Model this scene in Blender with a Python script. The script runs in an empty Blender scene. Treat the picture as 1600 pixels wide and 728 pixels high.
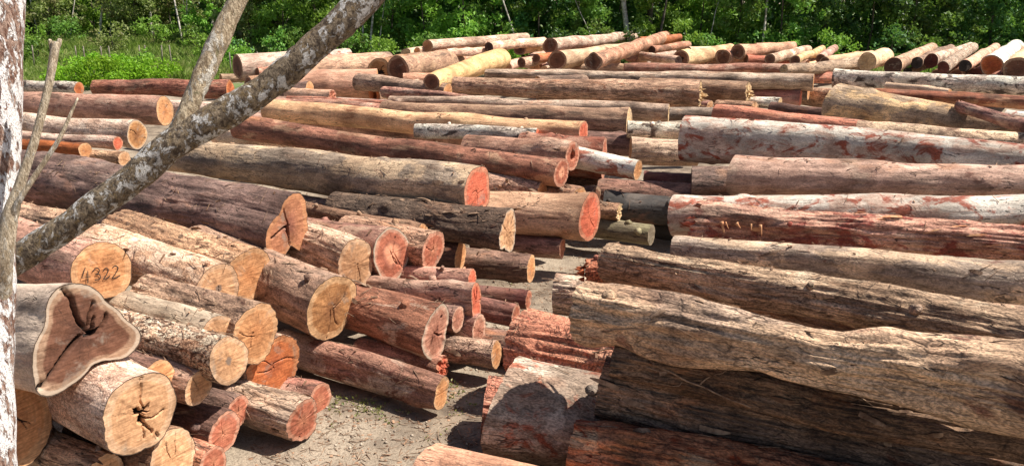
TABLE="""
L1|130 522 128 1.35|-150 505 120 1.35|greysm|brown|prof=.95:.85:.88:1.05:1.2:1.2:1.0:.95:1.1:1.3:1.6:1.2:.85:.85:1.25:1.35 cracks=5 rim=1 lump=.03 deep=1 tilt=-.27|thick grey log with a three-cornered dark brown cut end at the left edge
L2|220 645 122 .85|20 560 105 .85|paleflk|cream|prof=1:1.02:1.05:.98:.95:1:1.04:1:.97:1.02:1.05:1:1:1.03:.95:.98 cracks=5 pit=.15|blunt pale log with a star-shaped black pit in its cream cut end
L3|12 655 142 .5|-190 625 140 .5|brown|orange|prof=1:.95:.9:1:1.05:1:1:1:1:1.05:1.1:1.05:1.1:1.12:1.08:1.02 cracks=3|wide log with a smooth orange-brown cut end half hidden by the left tree trunk
L4|270 715 95 .3|130 690 90 .3|brown|cream|cracks=2|log with a yellow cream cut end, half shaded by the pitted log above
L5|165 745 70 .3|10 685 72 .3|fib|cream|cracks=2|furrowed log in the bottom left corner with its cut end partly out of the picture
L5b|334 722 48 .24|240 690 45 .24|redbr|pinkred|cracks=1|small reddish cut end at the bottom edge right of the yellow cream one
L6|357 564 74 1.0|110 500 74 1.05|flk|cream|core=1|round log with salt-and-pepper flecked bark and a small grey core in its pale cut end
L7|343 522 68 .95|130 465 62 1.0|greysm|cream|cracks=1|smooth grey log lying directly behind the flecked log
L8|160 423 96 1.4|-20 376 88 1.45|pinkbr|orange|cracks=0 number=1|log with a black handwritten number on its tan orange cut end
L9|342 450 82 1.15|150 385 78 1.25|paleflk|cream|core=1|flaky barked log with the brightest cream round cut end, right of the numbered log
L10|390 430 84 1.05|190 362 78 1.15|rough|orange|cracks=0|rough log with a plain tan cut end just behind the brightest cream one
L11|300 392 60 1.0|-30 335 62 1.05|rough|orange|furrow=.03|rough log littered with bark shreds in front of the dark double-ended log
L12|452 352 92 1.5|10 272 78 1.5|dark|purp|prof=.85:.92:1.1:1.15:.95:.72:.62:.72:.95:1.1:1.25:1.12:.75:1.08:1.02:.9 cracks=3 deep=1 lump=.04 bend=4|long dark purplish brown log whose orange-brown end is split into two lobes
L13|746 300 88 1.5|255 240 50 1.5|creamgrey|salmon|prof=1.0:1.02:1.05:.98:.95:1:1:1.02:1:.98:1.02:1:.9:.75:.98:1.08 cracks=3 bend=2|thick log with cream and grey bark and a bright salmon red cut end
L14|878 270 44 1.6|375 198 36 1.6|wine|pinkred|core=2 bend=-4|long smooth wine brown log with a small ringed red cut end
L15|912 207 34 1.7|420 172 34 1.65|cream|salmon|bend=-1|long peeled cream log with a salmon stub at its right tip
L16|765 262 26 1.45|340 208 32 1.45|palepink|orange|furrow=.015|pinkish white flaky log squeezed between the wine brown log and the salmon ended log
L17|895 243 44 1.55|730 229 34 1.5|pinkbr|pinkred|hollow=.36|hollow pinkish log with a dark hole in its red ring end
L18|944 246 62 1.4|815 234 55 1.35|redbr|pinkred|tilt=.2|red-brown log seen with its cut end almost edge-on beside the hollow pinkish log
L19|997 266 33 1.35|890 243 36 1.4|whitered|orange|cracks=0|short whitish log with a small clean orange cut end
L20|847 301 31 1.2|730 287 44 1.2|rough|orange|cracks=2|rough log poking out with a bright orange end right of the bright salmon end
L21|983 193 48 1.5|600 176 34 1.45|tanbr|paley|cracks=0|long tan brown log with a smooth pale yellow oval end
L22|1045 176 29 1.6|610 158 18 1.65|grey|paley|hollow=.35|long grey log with a small dark hole in its pale yellow end
L23|1095 148 42 1.65|710 133 24 1.7|greybr|paley|splinter=.09|long mottled grey-brown log with a jagged broken yellow end
L24|1170 146 38 1.45|1000 140 36 1.45|brown|paley|splinter=.07|short dark brown log with a jagged yellow end right of the longer broken one
L25|1271 129 26 1.65|760 117 18 1.65|grey|orange|furrow=.01|very long thin grey log running right across the middle of the far pile
L26|1264 140 30 1.4|1090 134 26 1.4|greydk|orange|lump=.02|dark grey log just under the end of the very long thin grey log
L27|1251 154 26 1.25|1140 147 24 1.25|redor|salmon|tilt=.1|squared-off rust red log end below the dark grey log
L28|1219 162 18 1.2|1165 159 16 1.2|whiteblk|paley|cracks=0|short thin whitish log in front of the rust red end
L29|1350 201 26 1.5|1118 176 26 1.55|redor|salmon|furrow=.012|long rust red log lying behind the big white and rust log
L30|1300 122 17 1.55|1225 121 16 1.55|redor|orange|cracks=0|small orange-red log stub left of the black and white log
L31|1243 107 15 1.8|975 107 14 1.8|redbr|pinkred|cracks=0|thin reddish log lying flat beneath the heart shaped end
L32|1354 101 22 1.85|1225 109 16 1.85|grey|paley|splinter=.03|tapering grey log with a broken pale tip near the black and white log
L33|1355 97 26 1.95|1384 88 26 1.9|cream|paley|splinter=.02|stubby bright cream log with a ragged left end
R1|1303 122 27 1.75|1680 140 30 1.75|whiteblk|paley|cracks=0|long white log with black lichen patches at the back of the right pile
R2|1484 146 14 1.6|1385 136 13 1.6|cream|orange|cracks=0|thin peeled yellow log end tucked under the black and white log
R2b|1330 146 16 1.55|1680 168 22 1.5|wine|pinkred|furrow=.012 bend=2|slim purple-red log behind the big cream topped log
R3|1305 166 60 1.6|1620 210 42 1.55|creamgrey|paley|lump=.03|big log with a cream peeled top and grey sides, behind the white and rust log
R4|1338 203 25 1.55|1680 232 34 1.5|mottle|paley|cracks=0|slender mottled yellow and brown log in front of the big cream topped log
R5|1500 166 16 1.65|1680 222 26 1.65|wine|pinkred|splinter=.06 furrow=.03|split dark red log slanting down to the right edge
R6|1572 181 18 1.6|1680 192 20 1.6|whitered|orange|cracks=0|short pale log at the right edge inside the slanting split log
R7|1070 216 74 1.75|1680 268 58 1.65|whitered|paley|bend=6 marks=1|thick white log with rust blotches and brown circled marks, topping the right pile
R8|1148 277 64 1.55|1680 290 54 1.65|pinkgrey|orange|lump=.03 tilt=-.4|thick pinkish grey log with cream scars below the white and rust log
R9|1054 336 62 1.25|1680 328 54 1.5|whitered|orange|lump=.02 tilt=-.35|whitish log blotched with rust red, behind the torn red log
R10|1092 350 68 1.25|1680 398 50 1.35|tornred|salmon|splinter=.1 furrow=.03 bend=5 lump=.04 tilt=-.2|torn red-brown log with a gaping splintered orange hollow near its left end
R11|1052 390 40 1.2|1680 452 76 1.3|creamgrey|orange|lump=.02|pale cream and grey log with a reddish tan left end
R11b|1160 436 18 1.2|1680 515 40 1.2|tanfib|orange|furrow=.015|narrow tan log wedged between the pale cream log and the furrowed grey-brown log
R12|945 412 56 1.25|1680 545 74 1.35|greyfib|salmon|furrow=.018 lump=.04 splinter=.03|long furrowed grey-brown log with a bright red left tip
R13|905 482 88 1.6|1680 630 116 1.7|gnarl|orange|furrow=.018 lump=.08|huge gnarled grey-tan log, the thickest on top of the right pile
R14|938 606 84 .85|1680 770 100 .75|darkfib|orange|furrow=.03 lump=.05|dark fibrous log in the shade directly below the huge gnarled log
R15|895 705 96 .3|1560 850 150 .3|redfib|pinkred|furrow=.04 lump=.04|reddish brown furrowed log at the bottom edge below the dark fibrous log
R16|790 638 150 .42|950 664 148 .42|greyrust|pinkred|lump=.035 tilt=-.3|fat smooth slate grey log with rust stains at the left foot of the right pile
R17|758 634 92 .35|900 655 92 .35|redscale|pinkred|furrow=.04|ragged red barked log end peeking out left of the slate grey log
R18|812 538 100 .65|1030 580 100 .65|redscale|salmon|furrow=.04 taperprof=1|log covered in bright red flaky scales above the slate grey log
R19|868 457 64 .45|1010 470 64 .45|greyfib|orange|furrow=.02|short upright-furrowed grey log end behind the huge gnarled log
R21|670 737 84 .5|980 822 110 .5|pinktan|orange|cracks=1|smooth pinkish tan log cut off by the bottom edge, nearest the camera
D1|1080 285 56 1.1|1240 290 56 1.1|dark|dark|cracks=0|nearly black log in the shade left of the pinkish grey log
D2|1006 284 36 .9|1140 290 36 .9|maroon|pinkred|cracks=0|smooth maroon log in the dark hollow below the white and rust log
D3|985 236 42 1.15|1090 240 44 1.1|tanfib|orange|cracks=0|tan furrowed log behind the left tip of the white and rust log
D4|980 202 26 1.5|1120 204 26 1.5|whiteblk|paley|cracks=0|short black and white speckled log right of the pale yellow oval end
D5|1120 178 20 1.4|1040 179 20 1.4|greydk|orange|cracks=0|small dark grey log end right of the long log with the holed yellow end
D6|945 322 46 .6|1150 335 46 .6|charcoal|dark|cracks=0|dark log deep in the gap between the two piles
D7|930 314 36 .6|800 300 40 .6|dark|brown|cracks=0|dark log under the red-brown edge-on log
M1|518 481 98 .9|310 392 84 1.0|brown|ochre|prof=1.05:1.1:1.02:.95:.98:1:1:1:.98:.98:1:1:1:1.0:.95:.98 cracks=3|brown log with a broad ochre ringed cut end in the middle of the left pile
M2|556 414 88 1.1|390 352 62 1.2|tanfib|cream|prof=.8:.85:.9:.95:1:1:.9:.85:.8:.85:.95:1.05:1.1:1.05:.95:.85 lump=.03|fibrous log with a cream and grey lopsided cut end above the ochre ringed one
M3|613 396 80 1.1|430 356 52 1.2|wine|pinkred|core=2 cracks=4 rim=1|wine brown log with a star cracked coral cut end
M4|677 391 55 1.05|540 360 48 1.15|rough|pinkred|prof=1:1.05:1.1:1:.95:1:1:1:1:1:1.02:1:1:.9:.9:.95 cracks=3|rough log with a pink oval cut end, right of the star cracked coral one
M5|660 362 24 1.3|440 318 26 1.35|brown|orange|cracks=0|thin brown log lying in the shade under the salmon ended log
M6|793 363 64 1.1|520 322 44 1.15|darkfib|cream|prof=1.0:1.0:1.15:1.2:1.05:.9:.8:.8:.9:.95:.95:.8:.95:1.2:1.15:1.0 splinter=.012 rim=1|dark log with a ragged pale white-edged end, just below the bright salmon end
M7|921 341 62 .95|700 330 58 1.0|tangrey|salmon|prof=.85:.9:1:1.15:1.2:1.05:.9:.85:.85:.9:.95:1:1.1:1.1:1:.9 tilt=-.55|smooth greyish tan log with a pointed salmon oval cut end
M8|905 312 40 1.15|790 292 40 1.15|rough|orange|cracks=0|short rough log behind the pointed salmon oval end
M9|1018 367 30 .45|880 350 34 .45|green|grey|cracks=0|slim green-grey log sticking into the ground alley
M10|969 332 26 .75|860 322 30 .75|rough|paley|splinter=.04|small log with a splintered pale yellow end above the green-grey log
M11|879 386 32 .55|740 374 36 .55|wine|pinkred|prof=1.1:1:.8:.75:.75:.8:1:1.1:1.15:1.15:1.1:1.1:1.1:1.1:1.1:1.1|log with a small pink bowl-shaped end below the greyish tan log
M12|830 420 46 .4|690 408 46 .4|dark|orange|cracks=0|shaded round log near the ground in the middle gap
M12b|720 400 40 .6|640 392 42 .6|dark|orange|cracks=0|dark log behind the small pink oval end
M13|738 436 32 .75|560 424 28 .8|pinkbr|salmon|cracks=0|pinkish log with a small salmon end above the red split end
M14|744 470 46 .7|560 446 40 .75|pinkbr|salmon|prof=.6:.7:.9:1.1:1.15:1:.75:.6:.55:.6:.8:1.1:1.2:1.1:.8:.6 cracks=2 deep=1|pinkish fibrous log ending in a narrow red split strip
M15|826 468 30 .3|700 455 28 .3|maroon|pinkred|cracks=0|small wet dark maroon log end on the sunlit sand
M16|681 521 86 .7|480 462 62 .85|redwht|pinkbrn|prof=.75:.95:1.1:1.15:1:.85:.8:.85:.9:.9:.92:1.0:1.05:1:.85:.7 cracks=3 deep=1 rim=1|red-brown log with white streaks and a glossy pinkish cracked end
M16b|715 497 42 .8|620 482 34 .8|redbr|pinkbrn|prof=1.1:1.1:1:.9:.8:.8:.8:.8:.8:.9:1:1.1:1.1:1.1:1.1:1.1|small split pinkish end leaning behind the glossy pinkish cracked end
M17|748 517 52 .45|600 480 46 .5|redbr|pinkbrn|prof=.75:.85:1:1.1:1.1:1:.85:.75:.75:.8:.9:1.05:1.1:1:.85:.75 cracks=2|reddish log with a narrow pinkish tongue-shaped end beside the red scaly log
M18|830 550 52 .3|640 510 50 .3|dark|dark|lump=.02|dark purplish log lying on the ground in front of the red scaly log
M19|690 614 52 .28|440 538 50 .3|redwht|orange|prof=.6:.75:1:1.15:1.05:.8:.7:.65:.7:.85:1.0:1.15:1.15:1:.75:.6 lump=.02|red-brown log streaked with white, its orange end casting a shadow on the sand
M20|694 577 36 .3|560 545 40 .3|redbr|salmon|splinter=.04|small jagged salmon end below the glossy pinkish cracked end
M21|427 571 98 .6|280 515 84 .65|rough|redorg|prof=1.08:1.1:1.0:.9:.8:.8:.9:1:1.05:1.08:1.05:1:.98:1:1.02:1.05 cracks=4 furrow=.02|log with a large fiery orange-red cut end under the light orange one
M22|400 522 88 .95|230 468 74 1.0|rough|orange|prof=.88:.95:1.05:1.1:1.05:1:1:.95:.9:.95:1:1.05:1.1:1.05:.9:.85 cracks=2|log with a light orange leaf-shaped end right of the flecked log
M23|474 657 70 .26|330 610 62 .26|fib|pinkred|cracks=2 furrow=.02|fibrous log lying on the sand with a round coral cut end
M24|500 627 44 .35|400 598 40 .35|redbr|pinkred|cracks=0|small coral end tucked behind the round coral end on the sand
M25|350 676 66 .3|230 640 56 .3|dark|pinkred|cracks=2|dark log with a crescent of red cut end right of the pitted log
M26|371 646 48 .5|260 612 44 .5|dark|pinkred|cracks=1|small shaded pink end above the red crescent end
M27|311 606 54 .75|200 570 50 .75|brown|cream|cracks=2|shaded log with a light orange half-moon end under the flecked log
M28|250 590 60 .85|150 560 56 .85|dark|orange|cracks=0|dark log with a thin orange sliver of end between the pitted and the flecked log
F1|124 139 20 .9|-40 130 18 .9|whiteblk|redorg|cracks=0|white barked log with an orange end at the far left beside the meadow
F2|258 174 44 1.35|-40 160 38 1.35|pinkbr|orange|cracks=2|smooth pink-brown log with a round orange end behind the fork of the leaning tree
F3|214 211 38 1.2|-40 188 30 1.25|paleflk|ochre|cracks=1 rim=1|whitish log with a round yellow and brown cut end, below the pink-brown log
F4|184 224 20 1.2|-40 207 18 1.2|palepink|salmon|cracks=0|thin pale log with a small pink end left of the yellow and brown cut end
F5|133 236 24 1.15|-40 226 22 1.15|redor|orange|cracks=0|rust orange log above the dark purplish log at the left
F6|195 249 24 1.0|90 240 24 1.0|rough|cream|cracks=0|small rough log stub with a tan end just above the leaning tree
F7|360 141 30 1.1|148 138 24 1.1|redfib|redorg|furrow=.02 bend=2|dark red shaggy log with an orange-red end, behind the fork of the leaning tree
F8|371 104 38 1.55|540 95 34 1.55|palepink|brown|cracks=1|pinkish white log with a brown camera-facing end left of the leaning tree
F8b|388 131 22 1.0|470 125 22 1.0|brown|brown|cracks=0|small brown end under the pinkish white log
F8c|402 117 22 1.2|480 112 22 1.2|redbr|brown|cracks=0|reddish log end beneath the pinkish white log
F9|345 123 14 .9|400 120 14 .9|grey|ochre|cracks=0|tiny grey log end beside the meadow
F11|606 97 30 1.7|470 106 34 1.7|tanbr|orange|lump=.02|tan log with a rounded right end right behind the leaning tree
F11b|545 88 24 1.9|480 92 20 1.9|whitered|orange|cracks=0|whitish log highest in the stack behind the leaning tree
F12|590 131 44 1.3|420 132 40 1.3|pinktan|orange|lump=.02|broad pinkish tan log behind the round bright orange end
F13|484 146 33 1.15|400 143 30 1.15|dark|orange|cracks=0|dark log with a round bright orange end just right of the leaning tree
F14|592 114 40 1.5|650 98 32 1.5|brown|ochre|prof=1:.98:1:1.02:1.05:1:.95:.95:1:1:1:1:1.05:1.1:1.1:1.05 cracks=4 pit=.25|log with a round brown end with a ragged black crack beside the leaning tree
F15|622 108 36 1.5|712 92 32 1.5|tanbr|brown|cracks=0|tan log whose shaded grey-brown end faces the camera, right of the ragged cracked end
F16|585 149 34 1.1|655 139 28 1.1|palepink|redorg|hollow=.4|short hollow log with a round black hole in its red end
F17|556 143 31 1.1|590 136 28 1.1|cream|ochre|core=1|small log with a yellowish grey round end left of the hollow red one
F18|674 129 27 1.7|782 92 33 1.75|yellow|brown|cracks=0|bright peeled yellow-orange log slanting up on top of the pile
F19|668 72 17 2.0|822 59 14 2.0|palepink|orange|cracks=0|pinkish log lying highest at the back of the pile, left of centre
F20|764 74 15 1.95|850 66 14 1.95|palepink|dark|cracks=0|pinkish log with a small dark end in the back row
F21|697 83 13 1.8|770 78 13 1.8|palepink|dark|cracks=0|pale log with a tiny dark triangular end in the back row
F22|634 84 17 1.7|668 79 16 1.7|cream|paley|cracks=0|small cream stub at the left of the back row
F22b|652 80 12 1.8|700 76 12 1.8|palepink|orange|cracks=0|small pinkish stub right of the cream stub in the back row
F23|812 76 21 1.8|856 70 18 1.8|cream|brown|cracks=0|short cream log with a notched brown end in the back row
F24|860 72 23 1.9|990 57 16 1.9|palepink|brown|cracks=0|pale pink log with a maroon round end, right of the notched brown one
F25|927 97 24 1.9|1040 58 18 1.95|pinkbr|brown|prof=1.05:1:.95:1:1.1:1.0:.85:1:1.1:1.05:1:1:1.1:1.1:1:1|pinkish log with a brown heart shaped end slanting up to the right
F26|871 95 28 1.75|1010 73 20 1.75|cream|brown|cracks=0|long cream log with a shaded brown end left of the heart shaped end
F26b|838 92 14 1.6|880 86 14 1.6|redor|brown|cracks=0|small rust red log left of the long cream log
F26c|815 99 14 1.55|850 92 14 1.55|palepink|brown|cracks=0|small pinkish log leaning behind the end of the peeled yellow-orange log
F27|1000 66 14 1.9|1062 60 12 1.9|redor|orange|cracks=0|short rust pink log high in the centre of the back row
F28|1002 88 13 1.6|1060 95 13 1.6|palepink|dark|cracks=0|thin pale log with a tiny dark end beside the cream notched log
F29|1064 92 25 1.65|1142 78 18 1.65|cream|brown|pit=.2|cream log whose brown end has a black pit, in the back row
F30|1018 78 11 1.7|1075 70 12 1.7|pinkbr|dark|cracks=0|small pinkish brown log behind the cream notched log
F30b|1075 84 20 1.55|1160 82 18 1.5|cream|brown|cracks=0|cream log lying behind the one with the black pit
F31|1130 90 24 1.6|1170 84 22 1.6|pinkbr|brown|cracks=0|blocky pink-brown log end below the round maroon one
F32|1153 81 22 1.8|1238 74 16 1.8|pinktan|brown|cracks=0|pinkish tan log with a round maroon end at the right of the back row
F32b|1165 93 14 1.5|1240 96 14 1.5|redor|brown|cracks=0|orange-red log under the pinkish tan one with the maroon end
F33|1203 93 16 1.7|1262 78 15 1.7|palepink|brown|cracks=0|pale log angled up, left of the thin white-tipped one in the back row
F33b|1242 95 14 1.7|1284 77 12 1.7|cream|brown|cracks=0|cream white log angled up in the back row, right of the pale pink one
F33c|1282 92 14 1.7|1304 76 12 1.7|pinkbr|brown|cracks=0|short pinkish stub angled up left of the smooth yellow log
F33d|1288 97 17 1.7|1360 86 14 1.7|yellow|brown|cracks=0|smooth yellow log lying low behind the tapering grey log
F33e|1240 72 12 1.75|1180 75 14 1.75|pinktan|orange|cracks=0|pink log at the very back right of the round maroon end
F35|1396 104 23 1.8|1456 76 17 1.85|paleflk|dark|cracks=0|pale log with a grey-brown end, leftmost of the row slanting up at the right
F36|1433 99 19 1.75|1485 78 16 1.75|brown|charc|cracks=0|log with a nearly black round end, second in the slanting row at the right
F37|1455 96 20 1.8|1516 74 14 1.85|palepink|maroonc|cracks=0|pale pink log with a dark maroon end in the slanting row
F38|1474 106 18 1.8|1522 74 14 1.85|flk|maroonc|cracks=0|flecked white log with a small maroon end in the slanting row
F39|1508 103 19 1.8|1556 74 13 1.85|pinktan|charc|cracks=0|tan log with a dark grey end in the slanting row
F40|1549 102 31 1.85|1588 72 19 1.9|whitesm|redorg|rim=1 cracks=0|white barked log with a bright rusty orange end at the right of the back row
F41|1588 110 42 1.75|1625 72 30 1.8|yellow|brown|cracks=0|thick yellow log with a shaded brown end at the right edge of the back row
F42|1463 116 16 1.4|1510 100 14 1.4|redbr|brown|cracks=0|reddish log tucked low under the slanting row, nearest the dark maroon end
F43|1494 117 17 1.4|1530 98 14 1.4|brown|brown|cracks=0|brown log tucked low under the slanting row, second from its left
F44|1524 116 17 1.4|1560 97 14 1.4|maroon|maroonc|cracks=0|maroon log tucked low under the slanting row, left of the rusty orange end
F45|1552 124 16 1.4|1590 105 14 1.4|redbr|maroonc|rim=1 cracks=0|pale rimmed maroon log tucked low under the rusty orange end
F46|1418 112 13 1.4|1460 98 13 1.4|grey|charc|cracks=0|small grey log tucked under the leftmost log of the slanting row
G1|1010 120 16 1.6|840 128 18 1.6|greybr|orange|furrow=.01|flat-lying grey-brown log behind the broken yellow end
G2|700 143 24 1.5|560 128 26 1.4|greybr|orange|cracks=0|greyish log behind the peeled yellow-orange log's low end
G3|690 158 14 1.5|900 170 14 1.5|wine|pinkred|furrow=.015 splinter=.05|thin dark red log with torn bark in front of the hollow red end
G4|840 150 18 1.5|1080 160 14 1.4|redfib|orange|cracks=0|thin reddish log between the broken yellow end and the holed yellow end
G5|870 212 22 1.2|700 196 22 1.2|palepink|salmon|cracks=0|pale pinkish log lying behind the salmon stub
G6|840 214 24 1.6|650 205 22 1.55|whiteblk|salmon|cracks=0|grey and white streaked log left of the edge-on red-brown log
G7|450 158 14 1.3|640 165 14 1.3|redbr|orange|cracks=0|low reddish log in front of the round bright orange end
G8|780 160 14 1.5|600 145 18 1.4|redfib|orange|furrow=.02|shaggy dark red log in the middle of the pile
G9|1310 155 30 1.2|1220 145 26 1.2|rough|cream|cracks=0|rough yellowish log hidden behind the left end of the big cream topped log
G10|1305 182 24 1.2|1205 170 22 1.2|dark|salmon|cracks=0|dark log with a salmon edge behind the rust red log
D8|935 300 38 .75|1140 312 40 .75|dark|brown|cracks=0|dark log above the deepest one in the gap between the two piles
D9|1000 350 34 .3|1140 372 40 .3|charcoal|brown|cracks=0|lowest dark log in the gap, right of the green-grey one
G11|860 224 28 1.3|400 190 28 1.3|pinkbr|orange|cracks=0|pink-brown log filling the gap behind the long wine brown log
G12|450 182 28 1.2|240 168 28 1.2|palepink|orange|cracks=0|pale pink log passing behind the leaning tree below its fork
G13|640 178 24 1.4|380 160 24 1.3|redbr|orange|cracks=0|red-brown log just behind the long peeled cream log
G14|990 228 38 1.15|870 220 38 1.15|dark|brown|cracks=0|dark log under the smooth pale yellow oval end
G15|938 291 38 .85|840 275 38 .85|darkfib|brown|cracks=0|dark fibrous log under the hollow pinkish log and the edge-on one
G16|720 176 26 1.2|420 162 24 1.2|rough|orange|cracks=0|rough brown log in the gap behind the long peeled cream log
G17|620 350 40 .9|330 300 40 .9|rough|orange|cracks=0|rough log in the shade under the thick log with the salmon red end
R20|915 424 40 1.1|1010 420 46 1.15|redscale|redorg|splinter=.05 furrow=.02 cracks=1|bright red broken stub at the left tip of the furrowed grey-brown log
H0|630 100 18 1.05|710 88 15 1.15|palepink|pinkred|splinter=0.00 lump=.015|pale pinkish log wedged low in the back of the pile, first from its left end
H1|672 108 19 1.05|742 92 16 1.15|pinktan|brown|splinter=0.02 lump=.015|pinkish tan log wedged low in the back of the pile, second from its left end
H2|716 103 16 1.05|756 96 14 1.15|redor|orange|splinter=0.02 lump=.015|rust red log wedged low in the back of the pile, third from its left end
H3|752 101 20 1.05|692 93 17 1.15|paleflk|orange|splinter=0.04 lump=.015|flaky pale log wedged low in the back of the pile, fourth from its left end
H4|792 105 15 1.05|847 85 13 1.15|pinktan|orange|splinter=0.00 lump=.015|pinkish tan log wedged low in the back of the pile, fifth from its left end
H5|836 108 16 1.05|906 94 14 1.15|redor|orange|splinter=0.00 lump=.015|rust red log wedged low in the back of the pile, sixth from its left end
H6|880 109 19 1.05|820 99 16 1.15|paleflk|orange|splinter=0.00 lump=.015|flaky pale log wedged low in the back of the pile, seventh from its left end
H7|915 101 16 1.05|955 86 14 1.15|tanbr|redorg|splinter=0.00 lump=.015|tan log wedged low in the back of the pile, eighth from its left end
H8|962 101 19 1.05|902 85 16 1.15|redor|cream|splinter=0.04 lump=.015|rust red log wedged low in the back of the pile, ninth from its left end
H9|1005 100 16 1.05|1060 80 14 1.15|paleflk|cream|splinter=0.00 lump=.015|flaky pale log wedged low in the back of the pile, tenth from its left end
H10|1042 104 17 1.05|982 90 14 1.15|tanbr|brown|splinter=0.04 lump=.015|tan log wedged low in the back of the pile, eleventh from its left end
H11|1095 100 20 1.05|1165 92 17 1.15|rough|cream|splinter=0.02 lump=.015|rough brown log wedged low in the back of the pile, twelfth from its left end
H12|1140 104 20 1.05|1230 87 17 1.15|paleflk|redorg|splinter=0.02 lump=.015|flaky pale log wedged low in the back of the pile, thirteenth from its left end
H13|1185 98 20 1.05|1240 89 17 1.15|tanbr|redorg|splinter=0.00 lump=.015|tan log wedged low in the back of the pile, fourteenth from its left end
H14|1226 102 20 1.05|1266 94 17 1.15|rough|redorg|splinter=0.00 lump=.015|rough brown log wedged low in the back of the pile, fifteenth from its left end
H15|1262 107 18 1.05|1342 91 15 1.15|cream|orange|splinter=0.04 lump=.015|cream log wedged low in the back of the pile, sixteenth from its left end
H16|1300 100 15 1.05|1340 86 12 1.15|tanbr|orange|splinter=0.04 lump=.015|tan log wedged low in the back of the pile, seventeenth from its left end
K0|700 124 19 1.25|630 125 19 1.2|pinktan|cream|splinter=0.04 lump=.015|pinkish tan log in a gap of the far pile, fifth counted from the left
K1|905 125 18 1.25|825 118 18 1.2|palepink|salmon|splinter=0.02 lump=.015|pale pinkish log in a gap of the far pile, eighth counted from the left
K2|640 140 18 1.25|730 135 18 1.2|greybr|pinkred|splinter=0.00 lump=.015|grey-brown log in a gap of the far pile, fourth counted from the left
K3|760 140 19 1.25|680 140 19 1.2|brown|salmon|splinter=0.00 lump=.015|brown log in a gap of the far pile, sixth counted from the left
K4|1110 166 18 1.25|1020 160 18 1.2|redbr|cream|splinter=0.02 lump=.015|red-brown log in a gap of the far pile, tenth counted from the left
K5|1205 134 16 1.25|1135 136 16 1.2|cream|pinkred|splinter=0.00 lump=.015|cream log in a gap of the far pile, twelfth counted from the left
K6|1180 170 21 1.25|1120 167 21 1.2|rough|cream|splinter=0.04 lump=.015|rough brown log in a gap of the far pile, eleventh counted from the left
K7|1020 112 20 1.25|910 109 20 1.2|tanbr|redorg|splinter=0.02 lump=.015|tan log in a gap of the far pile, ninth counted from the left
K8|850 112 18 1.25|940 106 18 1.2|paleflk|cream|splinter=0.04 lump=.015|flaky pale log in a gap of the far pile, seventh counted from the left
K9|560 112 21 1.25|500 111 21 1.2|redor|cream|splinter=0.02 lump=.015|rust red log in a gap of the far pile, second counted from the left
K10|520 150 17 1.25|450 147 17 1.2|pinktan|pinkred|splinter=0.04 lump=.015|pinkish tan log in a gap of the far pile, first counted from the left
K11|610 168 21 1.25|530 164 21 1.2|palepink|redorg|splinter=0.04 lump=.015|pale pinkish log in a gap of the far pile, third counted from the left
R12b|1120 476 50 .95|1680 610 66 1.0|tanfib|orange|furrow=.02|tan fibrous log sunk between the furrowed grey-brown log and the huge gnarled log
M30|806 494 34 .5|600 456 34 .55|redbr|pinkred|furrow=.015|reddish log between the narrow red split strip and the red scaly log
M31|776 552 40 .22|600 528 40 .25|rough|orange|cracks=0|rough log on the ground behind the white streaked one with the orange end
M32|712 462 26 .5|590 448 26 .5|rough|salmon|splinter=.05|small splintered salmon end left of the wet maroon one
M33|650 440 34 .7|520 420 34 .7|rough|orange|cracks=1|rough log tucked under the star cracked coral end
R14b|960 560 60 1.15|1680 700 84 1.2|darkfib|orange|furrow=.03 lump=.05|dark furrowed log squeezed directly under the huge gnarled one
"""
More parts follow.
